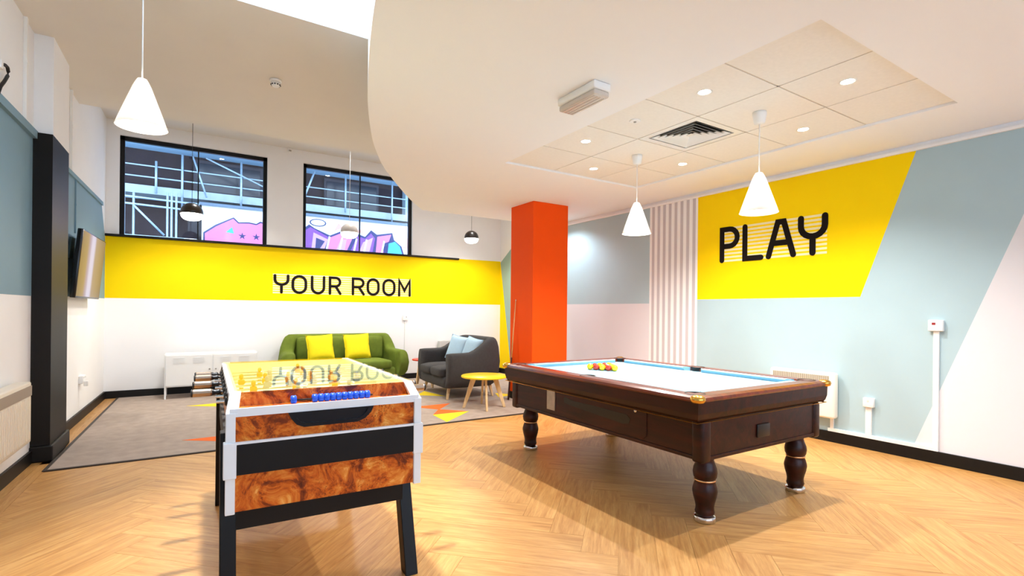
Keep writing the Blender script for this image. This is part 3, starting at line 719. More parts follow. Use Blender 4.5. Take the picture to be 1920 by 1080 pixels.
# ------------------------------------------------------------------ soft seating
def tub_shell(w, d, arm_h, back_h, t, z0, rc, tr=(.55, .40), flare=0.0, lean=.05, n_arm=8, n_cor=8, n_back=16, n_sec=18):
    # local: seat faces -y, centred in x, back at y=+d/2 ; path is the shell centre line
    hx, yb, yf = w/2-t/2, d/2-t/2, -d/2+t*.45
    path = []
    for i in range(n_arm): path.append(((-hx, yf+(yb-rc-yf)*i/n_arm), (-1, 0)))
    for i in range(n_cor): a = PI-PI/2*i/n_cor; path.append(((-hx+rc+rc*math.cos(a), yb-rc+rc*math.sin(a)), (math.cos(a), math.sin(a))))
    for i in range(n_back+1): path.append(((-hx+rc+(2*hx-2*rc)*i/n_back, yb), (0, 1)))
    for i in range(1, n_cor+1): a = PI/2-PI/2*i/n_cor; path.append(((hx-rc+rc*math.cos(a), yb-rc+rc*math.sin(a)), (math.cos(a), math.sin(a))))
    for i in range(1, n_arm+1): path.append(((hx, yb-rc+(yf-yb+rc)*i/n_arm), (1, 0)))
    vs = []; N = len(path)
    for i, ((x, y), (nx, ny)) in enumerate(path):
        b = (y-yf)/(yb-yf)                               # 0 arm front, 1 back
        s = min(1, max(0, (b-tr[0])/tr[1])); s = s*s*(3-2*s); x += nx*0 + (flare*(1-b)*(1 if x > 0 else -1) if abs(x) > w*.3 else 0)
        h = arm_h*(1+.02*b)+(back_h-arm_h)*s
        e = min(1, max(0, b/.10)); cap = .70+.30*math.sqrt(1-(1-e)**2)   # rounded front ends
        for k in range(n_sec):
            a = 2*PI*k/n_sec
            cu, sv = math.cos(a), math.sin(a)
            u = math.copysign(abs(cu)**.55, cu)*t/2*cap; v = math.copysign(abs(sv)**.5, sv)
            zc = (z0+h)/2; hh = (h-z0)/2*(.93+.07*cap)
            z = zc+v*hh; zz = (z-z0)/(h-z0)
            off = lean*(math.sin(PI*min(1, zz*.95)**.8)-.35) - (.03*max(0, (.3-zz)/.3))
            vs.append((x+nx*(u+off), y+ny*(u+off), z))
    fs = [(i*n_sec+k, i*n_sec+(k+1) % n_sec, (i+1)*n_sec+(k+1) % n_sec, (i+1)*n_sec+k) for i in range(N-1) for k in range(n_sec)]
    fs += [list(range(n_sec))[::-1], list(range((N-1)*n_sec, N*n_sec))]
    mb = MB(); mb.add(vs, fs, 0, True); return mb
def cushion_block(mb, a, b, r, puff=.02):
    c = [(a[i]+b[i])/2 for i in range(3)]; d = [(b[i]-a[i])/2 for i in range(3)]
    def tf(co):
        u = (co.x-c[0])/d[0]; v = (co.y-c[1])/d[1]; w = (co.z-c[2])/d[2]
        return (co.x, co.y, co.z+puff*w*(1-u*u)*(1-v*v))
    bm = bmesh.new(); bmesh.ops.create_cube(bm, size=2)
    for v in bm.verts: v.co = Vector((c[0]+v.co.x*d[0], c[1]+v.co.y*d[1], c[2]+v.co.z*d[2]))
    bmesh.ops.subdivide_edges(bm, edges=bm.edges[:], cuts=5, use_grid_fill=True)
    # round by projecting on a rounded box
    for v in bm.verts:
        q = Vector([max(-d[i]+r, min(d[i]-r, v.co[i]-c[i])) for i in range(3)]); o = Vector([v.co[i]-c[i] for i in range(3)])-q
        if o.length > 1e-6: o = o.normalized()*min(r, o.length*1.2)
        v.co = Vector(c)+q+o
        v.co = Vector(tf(v.co))
    bm.verts.ensure_lookup_table(); bm.verts.index_update()
    mb.add([v.co[:] for v in bm.verts], [[v.index for v in f.verts] for f in bm.faces], 0, True); bm.free(); return mb
def sofa(name, label, loc, rz, w, d, arm_h, back_h, m, seats, backs, leg_m, t=.17, group=None, rc=.24, tr=(.55, .40), flare=0.0):
    r = thing(name, label, 'sofa', loc, rz, group)
    tub_shell(w, d, arm_h, back_h, t, .17, rc, tr, flare).build('upholstered_shell', m, r)
    MB().rbox((-w/2+t*.75, -d/2+.07, .16), (w/2-t*.75, d/2-t*.7, .33), .05, 3).build('seat_base', m, r)
    iw = w-2*t-.02
    for k in range(seats):
        x0 = -iw/2+iw*k/seats
        cushion_block(MB(), (x0+.006, -d/2+.03, .31), (x0+iw/seats-.006, d/2-t-.06, .455), .05).build('seat_cushion', m, r)
    for k in range(backs):
        x0 = -iw/2+iw*k/backs
        cushion_block(MB(), (x0+.003, d/2-t-.09, .43), (x0+iw/backs-.003, d/2-t+.04, back_h-.035), .045, .0).build('back_panel', m, r)
    for sx in (-1, 1):
        for sy in (-1, 1):
            MB().bar((sx*(w/2-.17), sy*(d/2-.13), 0), (sx*(w/2-.20), sy*(d/2-.17), .18), .028, .028, 0, .045, .045).build('leg', leg_m, r, bevel=.006)
    return r
beech = wood_mat('pale_beech', (206, 168, 116), (222, 188, 140), (234, 206, 164), rough=.5, stretch=(14, 14, 1.4), rand=False)
green_f = mat('green_upholstery', (100, 118, 26), .85, var=.10, scale=14, bump=.35, bscale=420)
grey_f = mat('charcoal_upholstery', (62, 60, 60), .88, var=.10, scale=30, bump=.45, bscale=420)
sofa('sofa', 'olive green three-seat sofa with two yellow cushions against the back wall', (2.21, 8.66, .0076), 0, 1.88, .88, .61, .865, green_f, 2, 3, beech, t=.22, rc=.17, tr=(.70, .22), flare=.07)
sofa('sofa', 'charcoal grey two-seat sofa with pale blue cushions beside the orange column', (3.575, 7.17, .0076), -PI/2-math.radians(3), 1.3, 1.0, .67, .875, grey_f, 2, 2, beech, t=.19, tr=(.40, .52), flare=.02)
def pillow(label, loc, rot, s, th, m, group):
    n = 14; vs = []; fs = []
    for side in (1, -1):
        for i in range(n+1):
            for j in range(n+1):
                u, v = -1+2*i/n, -1+2*j/n
                f = (max(0, 1-u**4)*max(0, 1-v**4))**.5
                vs.append((u*s/2*(1-.07*(1-v*v)), side*th/2*f, v*s/2*(1-.07*(1-u*u))))
    q = (n+1)*(n+1)
    for sd in (0, 1):
        for i in range(n):
            for j in range(n):
                a = sd*q+i*(n+1)+j; fs.append((a, a+1, a+n+2, a+n+1))
    o = MB().add(vs, fs, 0, True).build('throw_cushion', m); o.location = loc; o.rotation_euler = rot
    tag(o, label, 'cushion', group)
    bm = bmesh.new(); bm.from_mesh(o.data); bmesh.ops.remove_doubles(bm, verts=bm.verts, dist=1e-4); bmesh.ops.recalc_face_normals(bm, faces=bm.faces); bm.to_mesh(o.data); bm.free()
    pp = []
    for (a, b_) in (((-1, -1), (1, -1)), ((1, -1), (1, 1)), ((1, 1), (-1, 1)), ((-1, 1), (-1, -1))):
        for k in range(8):
            u, v = a[0]+(b_[0]-a[0])*k/8, a[1]+(b_[1]-a[1])*k/8; pp.append((u*s/2*(1-.07*(1-v*v)), 0, v*s/2*(1-.07*(1-u*u))))
    MB().tube(pp+[pp[0]], .005, 6).build('piping', m, o)
    return o
yel_f = mat('yellow_cushion_cloth', (250, 226, 8), .85, var=.03, scale=20, bump=.2, bscale=400)
blu_f = mat('pale_blue_cushion_cloth', (176, 206, 226), .85, var=.03, scale=20, bump=.2, bscale=400)
pillow('bright yellow cushion on the green sofa, left of the pair', (1.82, 8.60, .675), (math.radians(-14), math.radians(-3), math.radians(2)), .42, .13, yel_f, 'yellow cushions')
pillow('bright yellow cushion on the green sofa, right of the pair', (2.41, 8.60, .68), (math.radians(-14), math.radians(-3), math.radians(-2)), .42, .13, yel_f, 'yellow cushions')
pillow('pale blue cushion on the charcoal sofa, left of the pair', (3.66, 7.34, .70), (math.radians(-18), math.radians(8), math.radians(-68)), .40, .13, blu_f, 'pale blue cushions')
pillow('pale blue cushion on the charcoal sofa, right of the pair nearer the column', (3.69, 6.92, .70), (math.radians(-18), math.radians(8), math.radians(-82)), .38, .13, blu_f, 'pale blue cushions')

def round_table(label, loc, rz, rad, h, m, group):
    r = thing('side_table', label, 'table', loc, rz, group)
    MB().lathe([(.0001, h), (rad-.006, h), (rad, h-.005), (rad, h-.020), (rad-.006, h-.025), (.0001, h-.025)], (0, 0, 0), 48).build('table_top', m, r)
    for k in range(4):
        a = PI/2*k; c, s = math.cos(a), math.sin(a)
        p0 = Vector((.887*rad*c, .887*rad*s, 0)); p1 = Vector((.45*rad*c, .45*rad*s, h-.024))
        lg = MB(); tx = Vector((-s, c, 0)); rx = Vector((c, s, 0))
        vs = []
        for p, wr_ in ((p0, .036), (p1, .075)):
            for a_, b_ in ((-1, -1), (1, -1), (1, 1), (-1, 1)): vs.append(tuple(p+rx*a_*wr_/2+tx*b_*.013))
        lg.add(vs, [(0, 3, 2, 1), (4, 5, 6, 7), (0, 1, 5, 4), (1, 2, 6, 5), (2, 3, 7, 6), (3, 0, 4, 7)])
        lg.build('leg', beech, r, bevel=.004)
    return r
round_table('round yellow table with splayed beech legs in front of the charcoal sofa', (3.36, 5.94, .0076), math.radians(-112), .31, .43, mat('yellow_lacquer', (250, 214, 8), .35), 'round side tables')
round_table('round red table half hidden between the green and charcoal sofas', (3.40, 8.055, .0076), math.radians(20), .215, .47, mat('red_lacquer', (206, 60, 40), .35), 'round side tables')

# white two-door locker by the back wall
lm = mat('locker_white', (236, 238, 238), .4)
lk = thing('locker_cabinet', 'low white metal locker cabinet on thin legs against the back wall', 'cabinet', (.325, 8.83, .0062))
MB().box((-.585, -.19, .17), (.585, .19, .63)).build('body', lm, lk, bevel=.004)
for k in range(2):
    x0 = -.575+k*.579
    dr = MB().box((x0+.003, -.200, .185), (x0+.568, -.186, .615)).build('door', lm, lk, bevel=.003)
    for q in range(2):
        for j in range(5):
            MB().box((x0+.09+q*.24, -.204, .50+j*.018), (x0+.09+q*.24+.14, -.199, .506+j*.018)).build('louvre', mat('locker_shadow', (226, 229, 230), .5), dr)
    MB().lathe([(.0001, -.214), (.010, -.212), (.011, -.200)], (x0+(.535 if k == 0 else .035), 0, .405), 12, axis='y').build('lock', mat('lock_grey', (150, 152, 150), .3, metal=.7), dr)
for sx in (-1, 1):
    for sy in (-1, 1): MB().box((sx*.575-.011, sy*.178-.011, 0), (sx*.575+.011, sy*.178+.011, .18)).build('leg', lm, lk)

# ------------------------------------------------------------------ wall fittings
# television on a swing arm
tvm = mat('tv_black', (14, 14, 16), .25)
def scr_mat():
    m = bpy.data.materials.new('tv_screen'); m.use_nodes = True; nt = m.node_tree; N = nt.nodes; L = nt.links; b = N['Principled BSDF']
    b.inputs['Base Color'].default_value = (.01, .01, .012, 1); b.inputs['Roughness'].default_value = .45; b.inputs['Specular IOR Level'].default_value = .2
    tc = N.new('ShaderNodeTexCoord'); sp = N.new('ShaderNodeSeparateXYZ'); L.new(tc.outputs['Object'], sp.inputs[0])
    mr = N.new('ShaderNodeMapRange'); mr.inputs[1].default_value = -.6; mr.inputs[2].default_value = .6; L.new(sp.outputs[1], mr.inputs[0])
    r = N.new('ShaderNodeValToRGB'); e = r.color_ramp.elements          # emissive beige bands with a pale lilac streak
    e[0].position = 0; e[0].color = lin((150, 122, 78)); e[1].position = 1; e[1].color = lin((140, 116, 84))
    for q, c in ((.22, (176, 148, 100)), (.33, (188, 170, 190)), (.40, (224, 218, 240)), (.50, (222, 216, 242)), (.58, (180, 156, 130)), (.8, (168, 142, 104))): e.new(q).color = lin(c)
    L.new(mr.outputs[0], r.inputs[0]); L.new(r.outputs[0], b.inputs['Emission Color']); b.inputs['Emission Strength'].default_value = .45; return m
tv = thing('television', 'black flat television on a bracket fixed to the left wall', 'television', (LX(7.3)+.12, 7.36, 1.745), math.radians(-2.2))
tv.rotation_euler = (0, math.radians(5), math.radians(-2.2))
MB().rbox((-.03, -.62, -.355), (.018, .62, .355), .008, 2).build('housing', tvm, tv)
MB().box((.016, -.605, -.335), (.0195, .605, .342)).build('screen', scr_mat(), tv)
MB().box((-.045, -.2, -.2), (-.028, .2, .2)).build('mount_plate', tvm, tv)
MB().box((-.115, -.05, -.16), (-.04, .05, .16)).build('bracket', tvm, tv)
MB().box((-.118, -.45, .05), (-.098, -.30, .27)).build('connector_box', mat('tv_box', (40, 70, 74), .5), tv)
# wall heaters
cream_m = mat('heater_cream', (244, 240, 226), .45); grille_m = mat('heater_grille', (150, 140, 122), .5)
h = thing('panel_heater', 'cream convector heater on the right wall behind the pool table', 'heater', (XR, 2.88, .25))
MB().rbox((-.11, -.33, 0), (-.02, .34, .46), .025, 4).build('casing', cream_m, h)
MB().box((-.021, -.25, .05), (0, .25, .40)).build('wall_bracket', cream_m, h)
gm = MB().box((-.113, -.28, .36), (-.105, .30, .43)).build('grille', mat('heater_grille_back', (196, 190, 176), .5), h)
for k in range(30): MB().box((-.115, -.275+k*.0193, .364), (-.110, -.275+k*.0193+.009, .426)).build('grille_slat', grille_m, gm)
h = thing('storage_heater', 'cream ribbed wall heater on the left wall before the black pier', 'heater', (LX(4.85), 4.86, .27), math.radians(-1.75))
MB().rbox((.02, -.62, 0), (.115, .36, .46), .012, 2).build('casing', mat('heater_beige', (226, 216, 198), .5), h)
MB().box((0, -.5, .06), (.021, .25, .4)).build('wall_bracket', cream_m, h)
MB().box((.108, -.615, .355), (.119, .357, .43)).build('top_grille', mat('heater_taupe', (158, 144, 128), .5), h)
for k in range(22): MB().box((.112, -.60+k*.043, .03), (.1195, -.60+k*.043+.026, .345)).build('rib', mat('heater_rib', (232, 222, 204), .5), h)
h = thing('panel_heater', 'white convector heater on the back wall behind the charcoal sofa', 'heater', (4.36, YB, .25))
MB().rbox((-.24, -.11, 0), (.30, -.02, .46), .015, 3).build('casing', mat('heater_grey', (196, 196, 192), .5), h)
MB().box((-.2, -.021, .05), (.25, 0, .4)).build('wall_bracket', cream_m, h)
# sockets and trunking on the right wall
tk = thing('cable_trunking', 'white plastic cable trunking along the right wall above the skirting', 'trunking', (XR, 2.2, .108))
MB().box((-.022, -.455, .002), (0, .45, .034)).build('horizontal_run', plastic_w, tk)
MB().box((-.022, -.455, .0341), (0, -.415, 1.05)).build('tall_riser', plastic_w, tk)
MB().box((-.022, .06, .0341), (0, .11, .30)).build('short_riser', plastic_w, tk)
MB().box((-.018, .40, .0341), (0, .43, .16)).build('heater_riser', plastic_w, tk)
t = thing('fused_switch', 'white fused spur box with red switch atop the tall trunking', 'switch', (XR, 1.765, 1.16))
MB().rbox((-.045, -.053, 0), (0, .053, .098), .006, 2).build('plate', plastic_w, t)
MB().box((-.048, -.002, .055), (-.044, .024, .075)).build('rocker', mat('switch_red', (150, 40, 40), .4), t)
t = thing('wall_socket', 'white socket box atop the short trunking on the right wall', 'socket', (XR, 2.28, .41))
MB().rbox((-.045, -.045, 0), (0, .045, .09), .006, 2).build('plate', plastic_w, t)
MB().box((-.048, -.01, .055), (-.044, .01, .075)).build('rocker', mat('switch_grey', (225, 225, 220), .4), t)
t = thing('wall_socket', 'white double socket on the left wall below the television', 'socket', (LX(7.55), 7.6, .42), math.radians(-1.75))
MB().rbox((0, -.075, 0), (.045, .075, .09), .006, 2).build('plate', plastic_w, t)
MB().box((.044, -.05, .06), (.048, -.03, .075)).build('rocker', MATS['switch_grey'], t); MB().box((.044, .03, .06), (.048, .05, .075)).build('rocker', MATS['switch_grey'], t)
MB().rbox((.045, -.06, -.03), (.085, -.02, .03), .006, 2).build('plug', plastic_w, t)
t = thing('wall_switch', 'small white spur switch with conduit on the back wall', 'switch', (3.46, YB, 1.10))
MB().rbox((-.045, -.03, 0), (.045, 0, .1), .006, 2).build('plate', plastic_w, t)
MB().box((.008, -.033, .06), (.022, -.029, .075)).build('indicator', mat('indicator', (120, 120, 116), .4), t)
MB().box((-.008, -.014, -.995), (.008, 0, .0)).build('conduit', plastic_w, t)
# conduits on the left wall
for yy, za, zb, lab in ((5.45, 2.76, 3.57, 'white vertical conduit on the left wall just before the pier'), (7.0, 2.73, 3.57, 'white vertical conduit on the left wall just behind the pier')):
    t = thing('conduit', lab, 'conduit', (LX(yy), yy, za))
    MB().box((0, -.02, 0), (.022, .02, zb-za)).build('trunk', plastic_w, t)
    MB().box((0, -.025, .45), (.026, .025, .47)).build('clip', plastic_w, t)
t = thing('conduit', 'thin blue-grey conduit running down to the television', 'conduit', (LX(7.25), 7.25, 2.1))
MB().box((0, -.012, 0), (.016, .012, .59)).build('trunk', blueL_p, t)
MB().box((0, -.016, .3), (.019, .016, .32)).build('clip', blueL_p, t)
t = thing('wall_cable', 'black cable looping from a small bracket high on the left wall', 'cable', (LX(4.85), 4.82, 2.9))
MB().tube(catmull([(.03, -.16, -.34), (.03, -.03, -.12), (.03, .08, -.04), (.03, .18, .05), (.03, .165, .09), (.03, .06, .065), (.03, .0, .05)], 4) if False else [(.03, -.16, -.30), (.03, -.08, -.2), (.03, .0, -.1), (.03, .09, -.03), (.03, .155, .03), (.03, .17, .065), (.03, .15, .088), (.03, .09, .082), (.03, .03, .06), (.012, .0, .05)], .011, 8).build('cable', rubber, t)
MB().rbox((0, -.03, .02), (.04, .02, .08), .006, 2).build('bracket', plastic_w, t)

# ------------------------------------------------------------------ ceiling fittings
DL = [(3.09, 2.33, 'front left of the air grille'), (3.745, 1.69, 'nearest the camera in the middle row'), (4.41, 2.335, 'beside the PLAY wall near the camera'), (3.085, 3.605, 'far left of the panel'), (3.75, 4.245, 'farthest back in the middle row'), (4.40, 3.58, 'beside the PLAY wall farther back')]
for x, y, w in DL:
    t = thing('downlight', 'small round recessed downlight in the tiled ceiling panel, ' + w, 'downlight', (x, y, ZL+.02), 0, 'ceiling downlights')
    MB().lathe([(.040, -.001), (.047, -.004), (.052, -.003), (.054, .0)], (0, 0, 0), 24, cap=False).build('bezel', plastic_w, t)
    MB().lathe([(.0001, -.001), (.041, -.001)], (0, 0, 0), 24, cap=False).build('lens', glow2, t)
    lamp('downlight_light', 'SPOT', (0, 0, -.02), K_DOWN, NEUT, t, spot_size=math.radians(128), spot_blend=.75, shadow_soft_size=.03)
# a further cool downlight behind the column and added unseen fill ones in the window recess
def extra_down(x, y, z, lab, col=NEUT, p=K_DOWN, size=150):
    t = thing('downlight', lab, 'downlight', (x, y, z), 0, 'ceiling downlights')
    MB().lathe([(.040, -.002), (.047, -.006), (.052, -.005), (.054, .0)], (0, 0, 0), 24, cap=False).build('bezel', plastic_w, t)
    MB().lathe([(.0001, -.002), (.041, -.002)], (0, 0, 0), 24, cap=False).build('lens', glow2, t)
    lamp('downlight_light', 'SPOT', (0, 0, -.025), p, col, t, spot_size=math.radians(size), spot_blend=.6, shadow_soft_size=.04)
extra_down(5.05, 6.75, ZL, 'cool white recessed downlight hidden behind the orange column', COOL, 42)
for x, y, w in ((.5, 8.0, 'behind the left globe pendant'), (2.35, 7.9, 'above the green sofa'), (4.3, 7.75, 'above the charcoal sofa')):
    extra_down(x, y, ZREC, 'added unseen fill downlight in the raised window recess ' + w, NEUT, K_DOWN*1.0, 96)  # added out of view to brighten the lounge end
# air diffuser (four-way)
t = thing('air_diffuser', 'white square four-way air grille with dark gaps in the tiled ceiling', 'air vent', ((TX[1]+TX[2])/2, (TY[2]+TY[3])/2, ZL+.02))
hx = (TX[2]-TX[1])/2-.008; hy = (TY[3]-TY[2])/2-.008
MB().box((-hx, -hy, .03), (hx, hy, .06)).build('duct_box', mat('duct_black', (10, 10, 10), .9), t)
fr = MB()
for s_ in range(4):
    vs, fs = rect_sweep([(0, .0), (0, .03)], hx, hy, s_); fr.add(vs, fs)
    vs, fs = rect_sweep([(0, 0), (.06, 0), (.06, .012)], hx, hy, s_); fr.add(vs, fs)
fr.build('frame', plastic_w, t)
for k in range(5):
    o_ = .075+k*.042
    for s_ in range(4):
        vs, fs = rect_sweep([(o_, .002), (o_+.036, .028), (o_+.038, .027), (o_+.003, .0)], hx, hy, s_)
        vs2, fs2 = rect_sweep([(o_+.026, .027), (o_+.024, .028)], hx, hy, s_)
        MB().add(vs, fs).build('louvre', plastic_w, t)
MB().box((-hx+.29, -hy+.29, .004), (hx-.29, hy-.29, .008)).build('centre_plate', plastic_w, t)
# motion detector
t = thing('motion_detector', 'flat round motion detector in the tiled ceiling panel', 'detector', (3.083, 2.99, ZL+.02))
MB().lathe([(.045, 0), (.045, -.006), (.038, -.010), (.0001, -.010)], (0, 0, 0), 24).build('base', plastic_w, t)
MB().lathe([(.012, -.010), (.010, -.016), (.0001, -.018)], (0, 0, 0), 16).build('lens', mat('pir_lens', (170, 165, 155), .3), t)
# emergency bulkhead light
t = thing('emergency_light', 'white emergency bulkhead light with clear ribbed cover on the dropped ceiling', 'emergency light', (2.345, 2.77, ZL), math.radians(0))
MB().rbox((-.075, -.20, -.055), (.075, .20, 0), .01, 2).build('housing', plastic_w, t)
MB().rbox((-.068, -.193, -.095), (.068, .193, -.054), .012, 2).build('cover', mat('bulkhead_cover', (206, 196, 186), .25, spec=.8), t)
for k in range(4): MB().box((-.05+k*.03, -.17, -.098), (-.042+k*.03, .17, -.0945)).build('cover_rib', mat('bulkhead_rib', (222, 212, 202), .3), t)
# smoke detector on upper ceiling
t = thing('smoke_detector', 'round white smoke detector on the upper ceiling', 'smoke detector', (.724, 5.542, ZH))
MB().lathe([(.055, 0), (.055, -.018), (.046, -.024)], (0, 0, 0), 24).build('base', plastic_w, t)
MB().lathe([(.042, -.022), (.040, -.055), (.030, -.066), (.0001, -.068)], (0, 0, 0), 24).build('chamber', plastic_w, t)
for k in range(10):
    a = 2*PI*k/10; MB().box((.041*math.cos(a)-.006, .041*math.sin(a)-.006, -.056), (.041*math.cos(a)+.006, .041*math.sin(a)+.006, -.046)).build('vent_slot', rubber, t)
t = thing('alarm_sensor', 'tiny white alarm sensor at the top of the back wall between the windows', 'detector', (1.42, YB, 3.90))
MB().rbox((-.03, -.05, 0), (.03, 0, .07), .008, 2).build('body', plastic_w, t)
MB().rbox((-.02, -.055, .01), (.02, -.048, .035), .004, 2).build('lens', MATS['pir_lens'], t)

# pendants
shade_w = shade_mat('white_lamp_shade', (.92, .90, .87, 1), .22)
def cone_pendant(label, x, y, zc, zb, long_rose=True):
    t = thing('pendant_lamp', label, 'pendant lamp', (x, y, zc), 0, 'white cone pendants')
    d = zb-zc
    MB().lathe([(.05, 0), (.052, -.02), (.040, -.085), (.012, -.095)], (0, 0, 0), 20).build('ceiling_rose', plastic_w, t)
    MB().tube([(0, 0, -.09), (0, 0, d+.31)], .0045, 8).build('cord', plastic_w, t)
    MB().lathe([(.010, d+.315), (.026, d+.310), (.036, d+.292), (.05, d+.262), (.142, d), (.138, d), (.046, d+.260), (.030, d+.288)], (0, 0, 0), 36, cap=False).build('lamp_shade', shade_w, t)
    MB().lathe([(.0001, d+.055), (.022, d+.060), (.034, d+.085), (.030, d+.115), (.018, d+.145), (.016, d+.20)], (0, 0, 0), 16, cap=False).build('bulb', glow, t)
    lamp('pendant_light', 'POINT', (0, 0, d+.045), K_CONE, WARM, t, shadow_soft_size=.05)
cone_pendant('white cone pendant lamp hanging before the PLAY wall, nearer the camera', 3.757, 2.325, ZL+.02, 2.085)
cone_pendant('white cone pendant lamp over the far end of the pool table', 3.79, 3.64, ZL+.02, 2.085)
cone_pendant('white cone pendant lamp hanging alone from the upper ceiling at the left', -.255, 4.05, ZH, 2.455)
def globe_pendant(label, x, y, z, m, cm, group='globe pendants'):
    R_ = .128; t = thing('pendant_lamp', label, 'pendant lamp', (x, y, ZREC), 0, group); d = z-ZREC
    MB().lathe([(.04, 0), (.04, -.02), (.006, -.03)], (0, 0, 0), 16).build('ceiling_rose', cm, t)
    MB().tube([(0, 0, -.025), (0, 0, d+R_)], .0028, 8).build('cord', cm, t)
    pr = [(R_*math.sin(a)+.0001, d+R_*math.cos(a)) for a in [math.radians(i) for i in range(0, 99, 7)]]
    MB().lathe(pr, (0, 0, 0), 28, cap=False).build('globe_shade', m, t)
    a0 = math.radians(98)
    MB().lathe([(R_*.985, d+R_*math.cos(a0)), (R_*.95, d-.045), (R_*.84, d-.072), (R_*.62, d-.092), (R_*.3, d-.101), (.0001, d-.103)], (0, 0, 0), 28, cap=False).build('diffuser', glow, t)
    lamp('pendant_light', 'SPOT', (0, 0, d-.115), K_GLOBE, NEUT, t, spot_size=math.radians(172), spot_blend=.35, shadow_soft_size=.10)
blk_sh = mat('bronze_black_shade', (36, 28, 24), .3); wht_sh = mat('globe_white', (210, 204, 198), .4)
globe_pendant('black globe pendant lamp in front of the left window', .043, 7.8, 2.53, blk_sh, rubber)
globe_pendant('white globe pendant lamp in front of the right window', 2.08, 7.9, 2.485, wht_sh, plastic_w)
globe_pendant('black globe pendant lamp right of the windows above the charcoal sofa', 4.34, 8.2, 2.62, blk_sh, rubber)

# ------------------------------------------------------------------ outside the windows
brick = mat('dark_brick', (44, 34, 40), .9, var=.25, scale=4, bump=.3, bscale=20)
band = mat('blue_fascia', (150, 190, 220), .7, var=.05); ledge_m = mat('stone_ledge', (150, 166, 178), .8, var=.08)
hoard = mat('painted_hoarding', (198, 200, 208), .7, var=.03); steel = mat('scaffold_steel', (150, 172, 190), .4, metal=.3, var=.15, scale=20)
YX = 13.5
bl = thing('building_opposite', 'dark brick building with pale ledge seen through the windows', 'building', (1.5, YX, -1))
def B(x0, x1, y0, y1, z0, z1, name, m): return MB().box((x0-1.5, y0-YX, z0+1), (x1-1.5, y1-YX, z1+1)).build(name, m, bl)
B(-7, 11, YX, YX+.4, -1, 8, 'brick_wall', brick)
B(-7, 11, YX-1.2, YX+.1, 4.69, 5.3, 'fascia', band)
B(-7, 11, YX-.5, YX+.1, 3.66, 3.83, 'ledge', ledge_m)
B(4.98, 5.35, YX-.25, YX+.1, -1, 4.66, 'pilaster', mat('pale_pilaster', (160, 180, 192), .8, var=.1))
dkw = mat('dark_window', (30, 34, 46), .2)
for x0 in (-2.9, .1, 2.9):
    f_ = B(x0, x0+1.4, YX-.06, YX+.02, 3.86, 4.62, 'window', mat('far_frame', (54, 50, 60), .6)); 
    o = MB().box((x0+.06-1.5, -.075, 3.93+1), (x0+1.34-1.5, -.055, 4.55+1)).build('pane', dkw, f_)
hd = thing('hoarding', 'white site hoarding covered in pink and purple graffiti outside', 'hoarding', (1.5, YX-.7, -1))
MB().box((-1.25, -.03, 0), (6.2, .03, 4.52)).build('board', hoard, hd)
MB().box((-1.3, -.06, 4.5), (6.2, .06, 4.56)).build('capping', mat('hoarding_cap', (90, 110, 130), .6), hd)
def gz(u, v, h): return (u-1.5, -.032-h, v+1)
GR = dict(pink=mat('graffiti_pink', (210, 110, 172), .7), purp=mat('graffiti_purple', (116, 66, 160), .7), blue=mat('graffiti_blue', (60, 160, 210), .7), ink=mat('graffiti_ink', (36, 44, 96), .7), lil=mat('graffiti_lilac', (176, 140, 204), .7), peach=mat('graffiti_peach', (224, 150, 136), .7), whit=mat('graffiti_white', (206, 212, 226), .7))
def gp(poly, c, h): MB().prism(poly, gz, 0, h).build('graffiti_shape', GR[c], hd)
# left window: rounded pink shape with two stars
gp([(.28, 2.6), (.28, 2.92), (.5, 3.1), (.85, 3.3), (.95, 3.2), (1.15, 3.22), (1.3, 3.2), (1.38, 3.26), (1.7, 3.16), (1.95, 3.0), (2.05, 2.6)], 'ink', .003)
gp([(.31, 2.6), (.31, 2.90), (.52, 3.07), (.84, 3.265), (.94, 3.17), (1.15, 3.19), (1.3, 3.17), (1.39, 3.225), (1.68, 3.13), (1.92, 2.98), (2.02, 2.6)], 'pink', .005)
for cx_ in (1.02, 1.3):
    gp([(cx_+(.085 if k % 2 == 0 else .03)*math.sin(2*PI*k/10), 2.90+(.085 if k % 2 == 0 else .03)*math.cos(2*PI*k/10)) for k in range(10)], 'ink', .007)
gp([(.7, 2.96), (.82, 3.08), (.86, 2.94)], 'blue', .007)
# right window: angular purple lettering
gp([(2.3, 2.5), (2.3, 3.2), (2.42, 3.3), (2.55, 3.22), (2.9, 3.08), (3.25, 3.25), (3.5, 3.2), (3.75, 3.12), (3.9, 3.3), (4.05, 3.2), (4.45, 3.28), (4.5, 3.1), (4.7, 2.95), (4.85, 2.5)], 'ink', .003)
gp([(2.33, 2.5), (2.33, 3.15), (2.45, 3.24), (2.9, 3.02), (2.6, 2.5)], 'purp', .005)
gp([(2.45, 2.5), (2.52, 3.12), (2.85, 2.98), (2.7, 2.5)], 'lil', .007); gp([(2.55, 2.55), (2.58, 3.0), (2.78, 2.93)], 'ink', .009)
gp([(2.9, 3.03), (3.25, 3.2), (3.48, 3.16), (3.2, 2.5), (2.75, 2.5)], 'pink', .005); gp([(2.95, 2.5), (3.15, 3.0), (3.3, 3.02), (3.2, 2.5)], 'lil', .007)
gp([(3.3, 2.5), (3.55, 3.12), (3.75, 3.07), (3.9, 3.22), (4.0, 3.1), (3.9, 2.5)], 'purp', .005); gp([(3.5, 2.5), (3.7, 2.98), (3.95, 3.12), (3.8, 2.5)], 'lil', .007)
gp([(4.0, 2.5), (4.06, 3.15), (4.42, 3.23), (4.36, 3.05), (4.2, 2.98), (4.25, 2.5)], 'pink', .005)
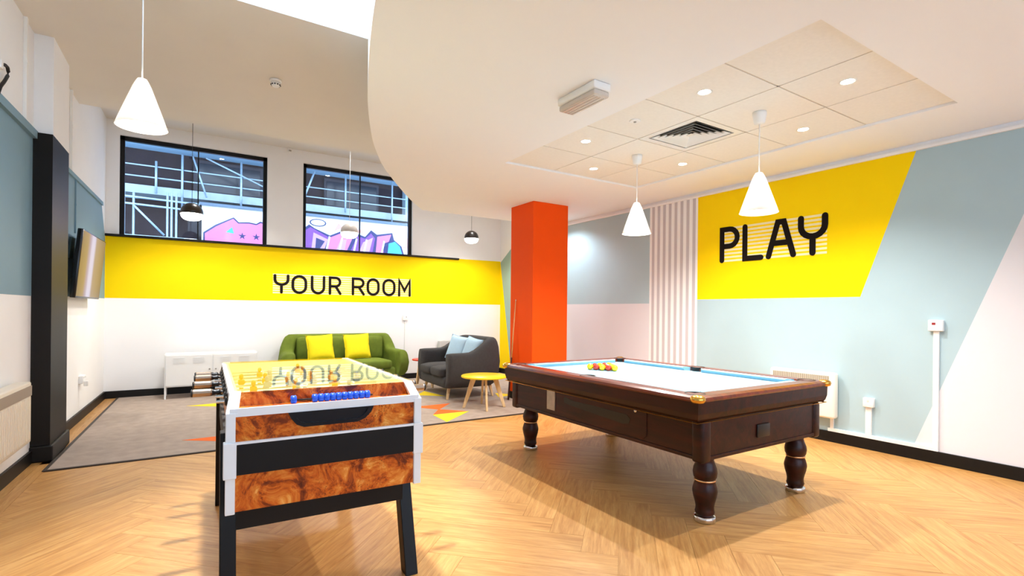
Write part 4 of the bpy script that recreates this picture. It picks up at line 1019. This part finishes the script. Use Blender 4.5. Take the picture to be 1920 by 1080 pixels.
gp([(4.3, 2.5), (4.36, 3.0), (4.52, 3.06), (4.66, 2.94), (4.8, 2.5)], 'blue', .006)
gp([(2.62+.16*math.cos(2*PI*k/14)*1.2, 3.36+.09*math.sin(2*PI*k/14)) for k in range(14)], 'ink', .003); gp([(2.62+.135*math.cos(2*PI*k/14)*1.2, 3.36+.07*math.sin(2*PI*k/14)) for k in range(14)], 'whit', .005)
gp([(3.0, 3.2), (3.1, 3.4), (3.2, 3.3)], 'peach', .005); gp([(4.75, 2.9), (4.85, 3.2), (4.95, 2.95)], 'peach', .005); gp([(3.55, 3.2), (3.6, 3.32), (3.72, 3.22)], 'peach', .005)
for x0 in (2.75, 3.05, 3.4, 3.65, 4.1): gp([(x0, 2.5), (x0+.05, 2.5), (x0+.16, 3.05), (x0+.12, 3.06)], 'whit', .011)
# scaffold
YS = 12.92
sc = thing('scaffold', 'galvanised tube scaffold with guard rails in front of the brick building', 'scaffold', (1.5, YS, -1))
def tb(p0, p1, r=.022): MB().tube([(p0[0]-1.5, p0[1]-YS, p0[2]+1), (p1[0]-1.5, p1[1]-YS, p1[2]+1)], r, 8).build('tube', steel, sc)
for z in (4.22, 3.99): tb((-3.5, YS, z), (8.5, YS, z), .015)
tb((-3.5, YS+.02, 3.545), (8.5, YS+.02, 3.545), .018)
for x, za, zb in ((-2.6, -1, 4.6), (-.563, 3.66, 4.33), (-.107, 3.42, 4.54), (1.0, 3.42, 4.56), (2.05, 3.42, 4.6), (3.29, 3.7, 4.6), (4.48, 3.5, 4.65), (6.1, -1, 4.6)): tb((x, YS-.03, za), (x, YS-.03, zb))
tb((.08, YS-.05, 4.53), (.34, YS-.05, 3.69), .018); tb((.32, YS-.05, 4.54), (1.5, YS-.05, 4.05), .018); tb((2.555, YS-.05, 4.6), (2.34, YS-.05, 3.99), .022)
# lattice bay at the left
for x in (-1.05, -.9, -.35, -.28, -.2): tb((x, YS-.5, -1), (x, YS-.5, 3.55 if x < -.8 else 3.62), .02)
for z in (2.35, 2.72, 3.36, 3.5): tb((-2.2, YS-.5, z), (.2, YS-.5, z-.06), .02)
tb((-.9, YS-.52, 3.3), (-.4, YS-.52, 2.75), .02); tb((-1.9, YS-.52, 3.3), (-1.1, YS-.52, 2.6), .02)
MB().box((-2.4-1.5, -.9, 2.60+1), (.15-1.5, -.1, 2.68+1)).build('deck_board', mat('scaffold_board', (150, 170, 182), .8), sc)
MB().box((-12, 9.4, -1.2), (16, 30, -1.0)).build('pavement_outside', mat('asphalt', (90, 92, 96), .9, var=.1))['kind'] = 'structure'
